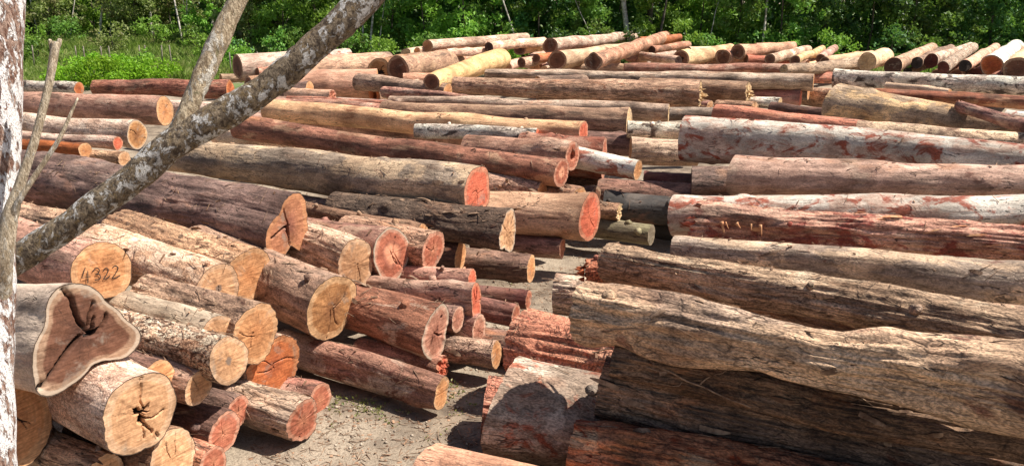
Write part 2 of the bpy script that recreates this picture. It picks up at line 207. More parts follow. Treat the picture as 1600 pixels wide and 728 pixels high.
DEPTH={"L1":(7.129,8.218),"L2":(7.157,8.346),"L3":(7.095,7.821),"L4":(7.541,8.142),"L5":(7.303,7.939),"L5b":(7.827,8.236),"L6":(7.963,9.222),"L7":(8.483,9.677),"L8":(8.972,10.307),"L9":(9.553,10.747),"L10":(9.934,11.277),"L11":(12.091,13.447),"L12":(10.777,14.772),"L13":(12.918,16.034),"L14":(13.962,18.133),"L15":(17.258,20.843),"L16":(15.154,19.13),"L17":(15.532,16.776),"L18":(16.413,17.107),"L19":(15.288,16.096),"L20":(14.027,14.737),"L21":(19.395,21.739),"L22":(20.813,22.631),"L23":(23.864,25.794),"L24":(25.861,27.19),"L25":(26.646,29.998),"L26":(27.293,28.839),"L27":(26.822,27.954),"L28":(25.782,26.401),"L29":(19.002,21.184),"L30":(30.754,30.631),"L31":(30.726,30.723),"L32":(33.371,28.656),"L33":(30.863,33.964),"R1":(27.756,24.425),"R2":(24.815,26.515),"R2b":(25.258,22.525),"R3":(22.488,18.93),"R4":(18.571,16.981),"R5":(19.972,15.95),"R6":(20.268,19.164),"R7":(16.211,13.676),"R8":(13.729,12.673),"R9":(12.634,11.866),"R10":(12.046,10.335),"R11":(11.06,9.277),"R11b":(9.92,8.427),"R12":(10.202,7.553),"R13":(7.307,5.731),"R14":(7.45,6.664),"R15":(7.281,6.407),"R16":(7.976,7.931),"R17":(8.709,8.615),"R18":(9.461,8.787),"R19":(11.694,11.377),"R21":(7.218,6.481),"D1":(15.403,15.165),"D2":(16.5,16.13),"D3":(18.265,18.25),"D4":(18.761,18.723),"D5":(22.062,21.945),"D6":(15.514,14.919),"D7":(15.948,16.905),"M1":(9.871,11.223),"M2":(10.779,12.139),"M3":(11.236,12.529),"M4":(11.574,12.358),"M5":(12.067,13.261),"M6":(12.203,13.505),"M7":(13.512,13.773),"M8":(14.034,14.919),"M9":(14.502,15.253),"M10":(14.717,15.138),"M11":(13.515,13.961),"M12":(12.861,13.298),"M12b":(12.783,13.032),"M13":(11.207,11.781),"M14":(10.305,11.202),"M15":(11.859,12.19),"M16":(9.775,10.815),"M16b":(10.132,10.568),"M17":(10.336,11.172),"M18":(10.313,11.249),"M19":(9.128,10.344),"M20":(9.874,10.283),"M21":(9.237,10.029),"M22":(8.754,9.652),"M23":(8.555,9.066),"M24":(9.304,9.763),"M25":(8.13,8.633),"M26":(8.469,8.893),"M27":(7.924,8.404),"M28":(7.77,8.274),"F1":(32.476,34.564),"F2":(22.917,24.805),"F3":(20.019,21.995),"F4":(18.907,20.388),"F5":(18.178,19.039),"F6":(18.2,18.839),"F7":(30.215,30.827),"F8":(34.826,37.784),"F8b":(33.338,34.82),"F8c":(34.715,36.025),"F9":(36.383,37.222),"F11":(36.144,32.18),"F11b":(35.269,33.886),"F12":(30.169,29.964),"F13":(28.802,29.342),"F14":(33.102,37.156),"F15":(32.648,39.916),"F16":(29.284,30.42),"F17":(30.923,31.263),"F18":(26.427,36.022),"F19":(40.047,48.016),"F20":(39.707,43.753),"F21":(38.369,40.621),"F22":(39.792,41.957),"F22b":(39.992,42.141),"F23":(42.795,45.019),"F24":(42.151,51.588),"F25":(31.398,49.738),"F26":(35.085,43.872),"F26b":(37.192,40.23),"F26c":(36.589,39.045),"F27":(46.853,48.447),"F28":(39.478,36.739),"F29":(37.426,42.42),"F30":(42.419,46.661),"F30b":(41.811,43.55),"F31":(39.154,41.129),"F32":(38.899,42.81),"F32b":(38.95,39.568),"F33":(35.52,41.36),"F33b":(35.551,42.907),"F33c":(36.597,43.406),"F33d":(34.887,38.884),"F33e":(44.68,43.103),"F35":(31.785,41.071),"F36":(33.622,41.464),"F37":(33.585,42.796),"F38":(30.973,40.974),"F39":(31.811,41.97),"F40":(32.526,42.151),"F41":(29.883,43.293),"F42":(32.918,37.745),"F43":(32.653,38.37),"F44":(32.918,38.763),"F45":(30.246,36.916),"F46":(34.004,38.738),"G1":(30.033,27.815),"G2":(26.528,29.031),"G3":(23.822,22.274),"G4":(25.52,24.439),"G5":(20.399,21.546),"G6":(17.398,18.331),"G7":(25.219,24.005),"G8":(23.585,26.759),"G9":(27.108,28.715),"G10":(23.112,24.579),"D8":(16.353,15.768),"D9":(15.788,15.143),"G11":(18.321,21.482),"G12":(23.042,24.855),"G13":(22.066,25.211),"G14":(19.042,19.537),"G15":(16.78,17.327),"G16":(23.876,25.823),"G17":(13.474,15.609),"R20":(10.588,10.488),"H0":(42.105,45.85),"H1":(38.722,44.487),"H2":(40.788,41.997),"H3":(42.525,43.509),"H4":(40.274,47.298),"H5":(38.952,43.762),"H6":(39.084,40.799),"H7":(40.975,47.343),"H8":(42.432,46.803),"H9":(41.708,50.345),"H10":(41.32,44.217),"H11":(42.725,44.353),"H12":(40.522,47.102),"H13":(43.218,44.588),"H14":(41.353,43.205),"H15":(39.36,44.135),"H16":(42.682,46.806),"K0":(32.5,32.295),"K1":(32.259,34.564),"K2":(29.154,30.567),"K3":(29.033,29.319),"K4":(24.744,26.024),"K5":(30.243,30.302),"K6":(24.195,24.996),"K7":(35.697,36.926),"K8":(35.943,38.757),"K9":(35.697,36.403),"K10":(27.219,28.179),"K11":(24.996,25.527),"R12b":(9.821,7.624),"M30":(10.718,11.511),"M31":(9.928,10.555),"M32":(11.746,12.155),"M33":(11.735,12.211),"R14b":(7.236,6.241)}
TWIGS=[([(1010,560),(1060,590),(1110,610),(1160,628),(1210,652)],'long pale root lying across the shaded side of the gnarled log',.010),
([(1028,612),(1050,602),(1068,598)],'short forked twig above the long pale root',.006),
([(1094,602),(1108,590),(1120,582),(1140,578)],'thin curved twig right of the long pale root',.006),
([(925,552),(955,545),(990,552),(1030,560)],'thin bent root under the left tip of the gnarled log',.008),
([(940,520),(975,515),(1010,512),(1020,498)],'dark crooked twig on the left shoulder of the gnarled log',.008),
([(640,590),(610,605),(585,618),(560,632)],'thin green weed stalk on the sunlit sand',.005),
([(430,712),(450,700),(480,722)],'short stick on the sand at the bottom',.007),
([(690,655),(640,640),(600,660)],'fine stick lying in the sunny sand patch',.004)]
import bpy, math, random, json
import numpy as np
from mathutils import Matrix, Vector
R_=random.Random(7); rng=np.random.default_rng(11)
sc=bpy.context.scene; COL=sc.collection
# ------------------------------------------------------------------ camera
CAMZ=4.4; F=1331.0; PITCH=math.atan(374/F)
fw=np.array([0,math.cos(PITCH),-math.sin(PITCH)]); up=np.array([0,math.sin(PITCH),math.cos(PITCH)]); rt=np.array([1.,0,0])
CAM=np.array([0,0,CAMZ])
def ray(x,y): return fw+rt*((x-800)/F)+up*((364-y)/F)
def at(x,y,t): return CAM+ray(x,y)*t
def ground_at(x,y,z=0):
    r=ray(x,y); return CAM+r*((z-CAMZ)/r[2])
cd=bpy.data.cameras.new('camera'); cam=bpy.data.objects.new('camera',cd); COL.objects.link(cam)
cam.location=(0,0,CAMZ); cam.rotation_euler=(math.pi/2-PITCH,0,0)
cd.sensor_width=36; cd.lens=36*F/1600; cd.clip_start=.05; cd.clip_end=2000; sc.camera=cam
# ------------------------------------------------------------------ light
SUN=np.array([.55,.03,.83]); SUN/=np.linalg.norm(SUN)
elev=math.asin(SUN[2]); az=math.atan2(SUN[0],SUN[1])
w=bpy.data.worlds.new('World'); sc.world=w; w.use_nodes=True
nt=w.node_tree; nt.nodes.clear()
sky=nt.nodes.new('ShaderNodeTexSky'); sky.sky_type='NISHITA'; sky.sun_disc=False
sky.sun_elevation=elev; sky.sun_rotation=az; sky.dust_density=1.5
bg=nt.nodes.new('ShaderNodeBackground'); bg.inputs[1].default_value=.058
wo=nt.nodes.new('ShaderNodeOutputWorld'); nt.links.new(sky.outputs[0],bg.inputs[0]); nt.links.new(bg.outputs[0],wo.inputs[0])
sd=bpy.data.lights.new('sun','SUN'); sd.energy=5.0; sd.angle=math.radians(.53); sd.color=(1,.94,.84)
so=bpy.data.objects.new('sun',sd); COL.objects.link(so)
so.rotation_euler=Vector(SUN).to_track_quat('Z','Y').to_euler()
sc.view_settings.view_transform='Standard'; sc.view_settings.look='None'; sc.view_settings.gamma=1
sc.view_settings.exposure=EXPOSURE if 'EXPOSURE' in globals() else 0.74
# ------------------------------------------------------------------ noise
def _h(ix,iy,iz,s):
    n=(ix.astype(np.int64)*374761393+iy.astype(np.int64)*668265263+iz.astype(np.int64)*2147483647+s*1274126177)&0xffffffff
    n=((n^(n>>13))*1274126177)&0xffffffff
    n=(n^(n>>16))
    return (n&0xffffff)/float(0xffffff)
def vn(x,y,z,s=0):
    x=np.asarray(x,float);y=np.asarray(y,float);z=np.asarray(z,float)
    x,y,z=np.broadcast_arrays(x,y,z)
    ix=np.floor(x);iy=np.floor(y);iz=np.floor(z)
    fx=x-ix;fy=y-iy;fz=z-iz
    fx=fx*fx*(3-2*fx);fy=fy*fy*(3-2*fy);fz=fz*fz*(3-2*fz)
    r=0
    for a in (0,1):
        for b in (0,1):
            for c in (0,1):
                r=r+_h(ix+a,iy+b,iz+c,s)*(fx if a else 1-fx)*(fy if b else 1-fy)*(fz if c else 1-fz)
    return r*2-1
def fbm(x,y,z,s=0,o=3):
    r=0;a=.5;f=1
    for k in range(o):
        r=r+a*vn(x*f,y*f,z*f,s+k*17); a*=.5; f*=2.03
    return r
def ridge(x,y,z,s=0): return 1-np.abs(vn(x,y,z,s))*2
# ------------------------------------------------------------------ mesh helpers
def mesh(name,V,Fq,mats,parent=None,smooth=True,attrs=None,mi=None):
    me=bpy.data.meshes.new(name)
    V=np.asarray(V,np.float32); 
    if isinstance(Fq,np.ndarray): Fl=[Fq]
    else: Fl=[np.asarray(f) for f in Fq if len(f)]
    nl=sum(f.size for f in Fl); nf=sum(len(f) for f in Fl)
    me.vertices.add(len(V)); me.vertices.foreach_set('co',V.ravel())
    me.loops.add(nl); me.polygons.add(nf)
    me.loops.foreach_set('vertex_index',np.concatenate([f.ravel() for f in Fl]).astype(np.int32))
    st=[];o=0
    for f in Fl:
        k=f.shape[1]; st.append(np.arange(len(f))*k+o); o+=f.size
    me.polygons.foreach_set('loop_start',np.concatenate(st).astype(np.int32))
    if mi is not None: me.polygons.foreach_set('material_index',np.asarray(mi,np.int32))
    me.polygons.foreach_set('use_smooth',np.full(nf,smooth,bool))
    for k,v in (attrs or {}).items():
        a=me.attributes.new(k,'FLOAT','POINT'); a.data.foreach_set('value',np.asarray(v,np.float32).ravel())
    for m in (mats if isinstance(mats,(list,tuple)) else [mats]): me.materials.append(m)
    me.update(calc_edges=True); me.validate()
    o=bpy.data.objects.new(name,me); COL.objects.link(o)
    if parent: o.parent=parent
    return o
def tag(o,label=None,cat=None,group=None,kind=None):
    if label: o['label']=label
    if cat: o['category']=cat
    if group: o['group']=group
    if kind: o['kind']=kind
    return o
def empty(name,loc,mat=None):
    o=bpy.data.objects.new(name,None); COL.objects.link(o); o.empty_display_size=.2
    if mat is not None: o.matrix_world=mat
    else: o.location=loc
    return o
def tube(pts,rad,n=8,wob=0,seed=0,closed=True):
    pts=np.asarray(pts,float); rad=np.asarray(rad,float); m=len(pts)
    T=np.gradient(pts,axis=0); T/=np.linalg.norm(T,axis=1)[:,None]+1e-9
    ref=np.array([0,0,1.]) if abs(T[:,2]).mean()<.8 else np.array([0,1.,0])
    U=np.cross(T,ref); U/=np.linalg.norm(U,axis=1)[:,None]+1e-9; W=np.cross(U,T)
    ph=np.arange(n)*2*np.pi/n
    rr=rad[:,None]*np.ones(n)
    if wob: rr=rr*(1+wob*fbm(np.arange(m)[:,None]*.5,np.cos(ph)[None]*1.3,np.sin(ph)[None]*1.3,seed))
    V=pts[:,None]+rr[...,None]*(np.cos(ph)[None,:,None]*U[:,None]+np.sin(ph)[None,:,None]*W[:,None])
    V=V.reshape(-1,3); i=np.arange(m-1)[:,None]*n; j=np.arange(n)[None]; jn=(j+1)%n
    Q=np.stack([i+j,i+jn,i+n+jn,i+n+j],-1).reshape(-1,4)
    V=np.concatenate([V,pts[:1],pts[-1:]]); a=len(V)-2
    j=np.arange(n)
    T1=np.stack([np.full(n,a),(j+1)%n,j],-1); T2=np.stack([np.full(n,a+1),(m-1)*n+j,(m-1)*n+(j+1)%n],-1)
    return V,Q,np.concatenate([T1,T2])
def join(parts):
    Vs=[];Q=[];T=[];o=0
    for V,q,t in parts:
        Vs.append(V); 
        if len(q): Q.append(q+o)
        if len(t): T.append(t+o)
        o+=len(V)
    return np.concatenate(Vs),[np.concatenate(Q) if Q else np.zeros((0,4),int),np.concatenate(T) if T else np.zeros((0,3),int)]
# ------------------------------------------------------------------ materials
def M(name):
    m=bpy.data.materials.new(name); m.use_nodes=True; n=m.node_tree; n.nodes.clear()
    out=n.nodes.new('ShaderNodeOutputMaterial'); b=n.nodes.new('ShaderNodeBsdfPrincipled')
    n.links.new(b.outputs[0],out.inputs[0]); return m,n,b
class NB:
    def __init__(s,nt): s.nt=nt
    def n(s,t,**k):
        x=s.nt.nodes.new(t)
        for a,b in k.items(): setattr(x,a,b)
        return x
    def set(s,sock,v):
        if isinstance(v,bpy.types.NodeSocket): s.nt.links.new(v,sock)
        elif v is not None:
            if sock.type=='RGBA' and len(v)==3: v=(*v,1)
            sock.default_value=v
    def math(s,op,a,b=None,c=None,clamp=False):
        x=s.n('ShaderNodeMath',operation=op,use_clamp=clamp)
        for i,v in enumerate((a,b,c)):
            if v is not None: s.set(x.inputs[i],v)
        return x.outputs[0]
    def vmath(s,op,a,b=None):
        x=s.n('ShaderNodeVectorMath',operation=op); s.set(x.inputs[0],a)
        if b is not None: s.set(x.inputs[1],b)
        return x.outputs[0]
    def mix(s,f,a,b,mode='MIX'):
        x=s.n('ShaderNodeMix',data_type='RGBA',blend_type=mode); s.set(x.inputs[0],f); s.set(x.inputs[6],a); s.set(x.inputs[7],b); return x.outputs[2]
    def noise(s,v,scale,detail=4,rough=.55,dist=0,col=False):
        x=s.n('ShaderNodeTexNoise'); s.set(x.inputs['Vector'],v); s.set(x.inputs['Scale'],scale)
        x.inputs['Detail'].default_value=detail; x.inputs['Roughness'].default_value=rough; x.inputs['Distortion'].default_value=dist
        return x.outputs[1 if col else 0]
    def ss(s,v,lo,hi):
        x=s.n('ShaderNodeMapRange',interpolation_type='SMOOTHSTEP'); s.set(x.inputs[0],v); s.set(x.inputs[1],lo); s.set(x.inputs[2],hi); return x.outputs[0]
    def attr(s,name):
        x=s.n('ShaderNodeAttribute',attribute_name=name); return x.outputs[2]
# bark group
g=bpy.data.node_groups.new('Bark','ShaderNodeTree')
def gi(n,t,d):
    s=g.interface.new_socket(name=n,in_out='INPUT',socket_type=t); s.default_value=d
for n_,c_ in (('A',(.1,.06,.04,1)),('B',(.3,.2,.15,1)),('P',(.5,.4,.3,1)),('Q',(.2,.05,.03,1))): gi(n_,'NodeSocketColor',c_)
for n_,v_ in (('PAmt',.4),('PScale',2.5),('QAmt',.2),('Stretch',.12),('Crack',.5),('Bump',.6),('Speck',.3),('Fine',1.0),('Dirt',1.0)): gi(n_,'NodeSocketFloat',v_)
g.interface.new_socket(name='Color',in_out='OUTPUT',socket_type='NodeSocketColor')
g.interface.new_socket(name='Height',in_out='OUTPUT',socket_type='NodeSocketFloat')
b=NB(g); I=b.n('NodeGroupInput').outputs; O=b.n('NodeGroupOutput')
tc=b.n('ShaderNodeTexCoord').outputs['Object']; oi=b.n('ShaderNodeObjectInfo').outputs['Random']
off=b.n('ShaderNodeCombineXYZ'); b.set(off.inputs[0],b.math('MULTIPLY',oi,37.)); b.set(off.inputs[1],b.math('MULTIPLY',oi,91.)); b.set(off.inputs[2],b.math('MULTIPLY',oi,13.))
P0=b.vmath('ADD',tc,off.outputs[0])
warp=b.noise(P0,2.2,3,col=True); warp=b.vmath('SUBTRACT',warp,(.5,.5,.5)); warp=b.vmath('MULTIPLY',warp,(.25,.12,.12))
P1=b.vmath('ADD',P0,warp)
st=b.n('ShaderNodeCombineXYZ'); b.set(st.inputs[0],b.math('ADD',b.math('MULTIPLY',I['Stretch'],1.25),.07)); st.inputs[1].default_value=1; st.inputs[2].default_value=1
PS=b.vmath('MULTIPLY',P1,st.outputs[0])
fib=b.noise(PS,b.math('MULTIPLY',I['Fine'],16.),8,.66)
fibr=b.ss(fib,.28,.66); fibr=b.math('ADD',b.math('MULTIPLY',fibr,b.math('MINIMUM',b.math('ADD',b.math('MULTIPLY',I['Bump'],.7),.25),1.)),b.math('MULTIPLY',b.math('SUBTRACT',1.,b.math('MINIMUM',b.math('ADD',b.math('MULTIPLY',I['Bump'],.7),.25),1.)),.62))
big=b.noise(P0,1.3,3,.5)
fine=b.noise(b.vmath('MULTIPLY',P1,(.5,1,1)),75.,4,.6)
vo=b.n('ShaderNodeTexVoronoi',feature='DISTANCE_TO_EDGE'); b.set(vo.inputs['Vector'],b.vmath('MULTIPLY',PS,(1.6,1,1))); vo.inputs['Scale'].default_value=13
vcr=b.math('SUBTRACT',1.,b.ss(vo.outputs[0],.0,.10))
crm=b.math('MULTIPLY',vcr,b.ss(b.noise(P0,4.,3),.42,.6))
# long splits
ls=b.noise(b.vmath('MULTIPLY',P1,(.35,3.2,3.2)),2.6,3,.5)
ls=b.math('ABSOLUTE',b.math('SUBTRACT',ls,.5)); ls=b.math('SUBTRACT',1.,b.ss(ls,.002,.013)); ls=b.math('MULTIPLY',ls,b.ss(big,.46,.58))
col=b.mix(fibr,I['A'],I['B'])
pn=b.noise(b.vmath('MULTIPLY',P1,(.45,1,1)),I['PScale'],6,.62,.5)
thr=b.math('SUBTRACT',.69,b.math('MULTIPLY',I['PAmt'],.42))
pm=b.ss(pn,thr,b.math('ADD',thr,.07))
pcol=b.mix(b.math('MULTIPLY',fibr,.8),b.mix(.55,I['P'],I['A']),I['P'])
col=b.mix(pm,col,pcol)
qn=b.noise(b.vmath('ADD',b.vmath('MULTIPLY',P1,(.6,1,1)),(11.,5.,3.)),b.math('MULTIPLY',I['PScale'],1.5),6,.65,.6)
tq=b.math('SUBTRACT',.72,b.math('MULTIPLY',I['QAmt'],.42))
qm=b.ss(qn,tq,b.math('ADD',tq,.10))
qcol=b.mix(b.math('MULTIPLY',fibr,.7),b.mix(.6,I['Q'],I['A']),I['Q'])
col=b.mix(qm,col,qcol)
d1=b.noise(b.vmath('ADD',b.vmath('MULTIPLY',P1,(.6,1,1)),(3.,9.,27.)),1.5,6,.6,.4)
col=b.mix(b.math('MULTIPLY',b.math('MULTIPLY',b.ss(d1,.52,.68),.22),I['Dirt']),col,(.40,.31,.235))
d2=b.noise(b.vmath('ADD',b.vmath('MULTIPLY',P1,(.4,1,1)),(31.,2.,7.)),2.3,6,.62,.4)
col=b.mix(b.math('MULTIPLY',b.math('MULTIPLY',b.ss(d2,.54,.67),.5),I['Dirt']),col,b.mix(fibr,(.14,.05,.022),(.42,.20,.09)))
d3=b.noise(b.vmath('ADD',b.vmath('MULTIPLY',P1,(.3,1,1)),(1.,72.,17.)),2.0,6,.62,.4)
col=b.mix(b.math('MULTIPLY',b.math('MULTIPLY',b.ss(d3,.54,.66),.68),I['Dirt']),col,b.mix(fibr,(.03,.02,.015),(.12,.085,.06)))
sp=b.ss(fine,.36,.64)
col=b.mix(I['Speck'],col,b.mix(sp,(.28,.25,.23),(1.55,1.5,1.45)),'MULTIPLY')
col=b.mix(1.,col,b.mix(b.ss(big,.3,.7),(.62,.57,.54),(1.28,1.26,1.24)),'MULTIPLY')
ck=b.math('MAXIMUM',b.math('MULTIPLY',crm,b.math('MULTIPLY',I['Crack'],.6)),b.math('MULTIPLY',ls,.85))
col=b.mix(ck,col,(.02,.012,.01))
hv=b.n('ShaderNodeHueSaturation'); r2=b.math('FRACT',b.math('MULTIPLY',oi,17.3)); r3=b.math('FRACT',b.math('MULTIPLY',oi,47.9))
b.set(hv.inputs['Hue'],b.math('ADD',.491,b.math('MULTIPLY',oi,.012))); b.set(hv.inputs['Saturation'],b.math('ADD',.82,b.math('MULTIPLY',r2,.28))); b.set(hv.inputs['Value'],b.math('ADD',.92,b.math('MULTIPLY',r3,.42))); b.set(hv.inputs['Color'],col)
b.set(O.inputs['Color'],hv.outputs[0])
h=b.math('MULTIPLY',fib,.55); h=b.math('ADD',h,b.math('MULTIPLY',fine,.14)); h=b.math('ADD',h,b.math('MULTIPLY',pm,-.10)); h=b.math('ADD',h,b.math('MULTIPLY',qm,.05))
h=b.math('SUBTRACT',h,b.math('MULTIPLY',ck,.30))
b.set(O.inputs['Height'],b.math('MULTIPLY',h,I['Bump']))
BARK={ #      A              B               P               Q              pa  ps  qa  str crk bmp spk fine
'greysm':((.13,.105,.085),(.36,.30,.245),(.46,.39,.31),(.22,.13,.09),.4,2,.25,.1,.2,.5,.3,1),
'paleflk':((.2,.13,.1),(.46,.34,.26),(.64,.54,.46),(.16,.09,.06),.55,5,.3,.3,.4,.9,.6,1.2),
'flk':((.08,.055,.045),(.5,.4,.33),(.7,.64,.58),(.07,.045,.035),.5,14,.55,.7,.2,1.,.8,2.2),
'brown':((.075,.045,.03),(.27,.175,.12),(.38,.27,.19),(.1,.05,.03),.35,3,.25,.12,.5,.8,.5,1),
'fib':((.07,.042,.03),(.33,.235,.175),(.42,.31,.24),(.16,.07,.045),.35,3,.2,.07,.7,1.1,.5,1.2),
'redbr':((.085,.035,.026),(.33,.165,.125),(.48,.33,.27),(.22,.07,.04),.4,3,.35,.12,.5,.8,.5,1),
'pinkbr':((.15,.075,.058),(.43,.265,.205),(.52,.37,.30),(.24,.10,.065),.35,2.5,.3,.14,.4,.6,.4,1),
'rough':((.08,.045,.032),(.37,.25,.185),(.54,.38,.28),(.12,.05,.03),.45,4,.35,.16,.7,1.1,.65,1.1),
'dark':((.028,.018,.017),(.15,.095,.08),(.25,.165,.14),(.07,.03,.025),.3,2.5,.3,.08,.5,.8,.45,.9),  # own tone of dark logs; also painted shade on two logs by the gap
'creamgrey':((.10,.078,.06),(.30,.245,.20),(.66,.49,.33),(.20,.08,.05),.55,1.7,.25,.15,.6,.7,.45,1),
'wine':((.065,.028,.021),(.29,.135,.10),(.47,.30,.22),(.12,.04,.028),.35,2.2,.35,.1,.4,.7,.4,.9),
'cream':((.33,.20,.12),(.58,.40,.27),(.70,.52,.34),(.22,.12,.075),.4,2,.3,.12,.4,.5,.35,1),
'palepink':((.2,.11,.085),(.58,.41,.34),(.72,.58,.5),(.25,.085,.06),.45,3,.35,.13,.5,.8,.5,1),
'whitered':((.22,.13,.10),(.54,.48,.44),(.74,.71,.68),(.30,.095,.055),.55,2.6,.50,.25,.4,.5,.3,1),
'tanbr':((.11,.06,.036),(.38,.245,.15),(.50,.34,.2),(.17,.08,.045),.4,2.4,.3,.12,.4,.7,.45,1),
'grey':((.1,.075,.06),(.38,.30,.24),(.5,.42,.35),(.16,.08,.05),.4,2.6,.25,.1,.5,.9,.5,1),
'greybr':((.08,.055,.042),(.34,.245,.19),(.46,.36,.28),(.18,.08,.05),.4,4,.3,.14,.6,1.1,.6,1.1),
'greydk':((.05,.042,.04),(.18,.15,.135),(.28,.24,.21),(.07,.04,.03),.3,3,.2,.1,.5,.9,.5,1),
'redor':((.16,.05,.028),(.42,.17,.10),(.46,.24,.16),(.10,.03,.02),.3,2.5,.3,.08,.5,.7,.4,1),
'whiteblk':((.13,.10,.085),(.55,.49,.44),(.72,.68,.63),(.035,.03,.028),.5,2.6,.52,.35,.3,.7,.6,1),
'mottle':((.13,.08,.05),(.42,.32,.22),(.62,.49,.32),(.14,.085,.05),.5,3,.45,.25,.4,.8,.6,1),
'pinkgrey':((.15,.095,.08),(.38,.27,.235),(.50,.40,.35),(.15,.065,.05),.4,1.8,.35,.12,.5,.6,.35,.9),
'tornred':((.12,.045,.03),(.44,.25,.18),(.58,.40,.30),(.25,.05,.028),.4,2.5,.5,.1,.6,1.,.5,1),
'tanfib':((.10,.06,.04),(.42,.30,.20),(.54,.41,.28),(.17,.085,.05),.35,3,.25,.06,.7,1.1,.5,1.2),
'greyfib':((.09,.062,.045),(.42,.32,.245),(.5,.42,.34),(.18,.10,.07),.35,3,.2,.11,.8,1.1,.6,1.3),
'gnarl':((.085,.06,.043),(.37,.285,.21),(.62,.46,.29),(.20,.09,.05),.62,1.1,.25,.13,.9,1.2,.65,1.5),
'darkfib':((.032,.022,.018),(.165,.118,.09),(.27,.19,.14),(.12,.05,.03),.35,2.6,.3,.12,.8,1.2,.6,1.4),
'redfib':((.09,.03,.022),(.36,.18,.125),(.5,.35,.26),(.24,.055,.035),.35,3,.4,.11,.8,1.2,.6,1.3),
'greyrust':((.10,.085,.07),(.22,.195,.17),(.42,.39,.35),(.24,.085,.045),.35,3.2,.45,.3,.5,.9,.55,1),
'redscale':((.17,.05,.03),(.50,.19,.11),(.58,.30,.20),(.52,.10,.045),.3,3,.35,.6,.95,1.6,.6,1.4),
'pinktan':((.26,.14,.095),(.54,.35,.26),(.62,.44,.34),(.2,.085,.055),.35,2.4,.25,.12,.4,.6,.4,1),
'gapshade':((.022,.022,.024),(.06,.06,.062),(.09,.08,.075),(.02,.02,.02),.2,2,.2,.3,.2,.3,.2,1),  # near-black tone paints the shade of overhead logs onto the gap logs
'tangrey':((.16,.105,.075),(.34,.25,.18),(.42,.32,.24),(.18,.10,.07),.35,2.2,.2,.1,.3,.5,.35,.9),
'green':((.09,.085,.05),(.22,.21,.135),(.30,.28,.2),(.1,.08,.05),.3,3,.2,.1,.3,.5,.3,1),
'maroon':((.05,.016,.014),(.15,.05,.04),(.30,.15,.12),(.08,.02,.018),.25,3,.3,.1,.4,.5,.3,1),
'redwht':((.09,.036,.026),(.34,.17,.12),(.66,.52,.45),(.17,.05,.035),.4,2.2,.35,.07,.5,.8,.5,1),
'yellow':((.42,.24,.12),(.60,.39,.22),(.66,.46,.29),(.35,.18,.08),.35,2.4,.2,.12,.3,.4,.3,1),
'whitesm':((.34,.3,.27),(.66,.61,.57),(.75,.72,.68),(.25,.18,.14),.4,2.6,.25,.3,.3,.4,.35,1)}
_bm={}
def bark_mat(k):
    if k in _bm: return _bm[k]
    m,n,bs=M('bark_'+k); q=NB(n); gn=q.n('ShaderNodeGroup'); gn.node_tree=g
    p=BARK[k]
    for nm,v,kx in zip(('A','B','P','Q'),p[:4],(1.25,1.4,1.15,1.25)): gn.inputs[nm].default_value=(*[min(.78,c_*kx*w_) for c_,w_ in zip(v,(1.05,.985,.88))],1)
    for nm,v in zip(('PAmt','PScale','QAmt','Stretch','Crack','Bump','Speck','Fine'),p[4:]): gn.inputs[nm].default_value=v
    gn.inputs['Dirt'].default_value={'whitered':.3,'whiteblk':.4,'whitesm':.2,'cream':.5,'yellow':.35,'palepink':.6,'paleflk':.7,'creamgrey':.55,'greyrust':.4,'redscale':.3,'gnarl':.7,'pinktan':.6,'flk':.6,'mottle':.6}.get(k,1.)
    q.set(bs.inputs['Base Color'],gn.outputs[0]); bs.inputs['Roughness'].default_value=.82; bs.inputs['Specular IOR Level'].default_value=.3
    bu=q.n('ShaderNodeBump'); bu.inputs['Strength'].default_value=.85; bu.inputs['Distance'].default_value=.045
    q.set(bu.inputs['Height'],gn.outputs[1]); q.set(bs.inputs['Normal'],bu.outputs[0]); _bm[k]=m; return m
CUT={ #  heart          mid            sap
'cream':((.60,.36,.19),(.68,.43,.24),(.70,.50,.32)),
'orange':((.58,.28,.12),(.66,.36,.17),(.72,.46,.25)),
'salmon':((.72,.21,.12),(.70,.19,.11),(.66,.30,.19)),
'pinkred':((.56,.25,.15),(.48,.18,.11),(.60,.33,.23)),
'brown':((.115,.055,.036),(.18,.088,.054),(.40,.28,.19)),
'purp':((.34,.15,.10),(.46,.22,.12),(.55,.29,.15)),
'ochre':((.34,.17,.075),(.50,.27,.115),(.68,.46,.25)),
'paley':((.66,.49,.26),(.72,.56,.32),(.70,.55,.34)),
'redorg':((.48,.15,.06),(.58,.20,.075),(.60,.28,.13)),
'pinkbrn':((.42,.19,.13),(.52,.27,.19),(.66,.45,.34)),
'grey':((.2,.18,.13),(.24,.22,.16),(.3,.27,.2)),
'dark':((.06,.03,.025),(.08,.045,.035),(.10,.06,.045)),
'charc':((.035,.033,.032),(.045,.042,.04),(.06,.055,.05)),
'maroonc':((.10,.028,.02),(.13,.038,.026),(.16,.06,.04))}
_cm={}
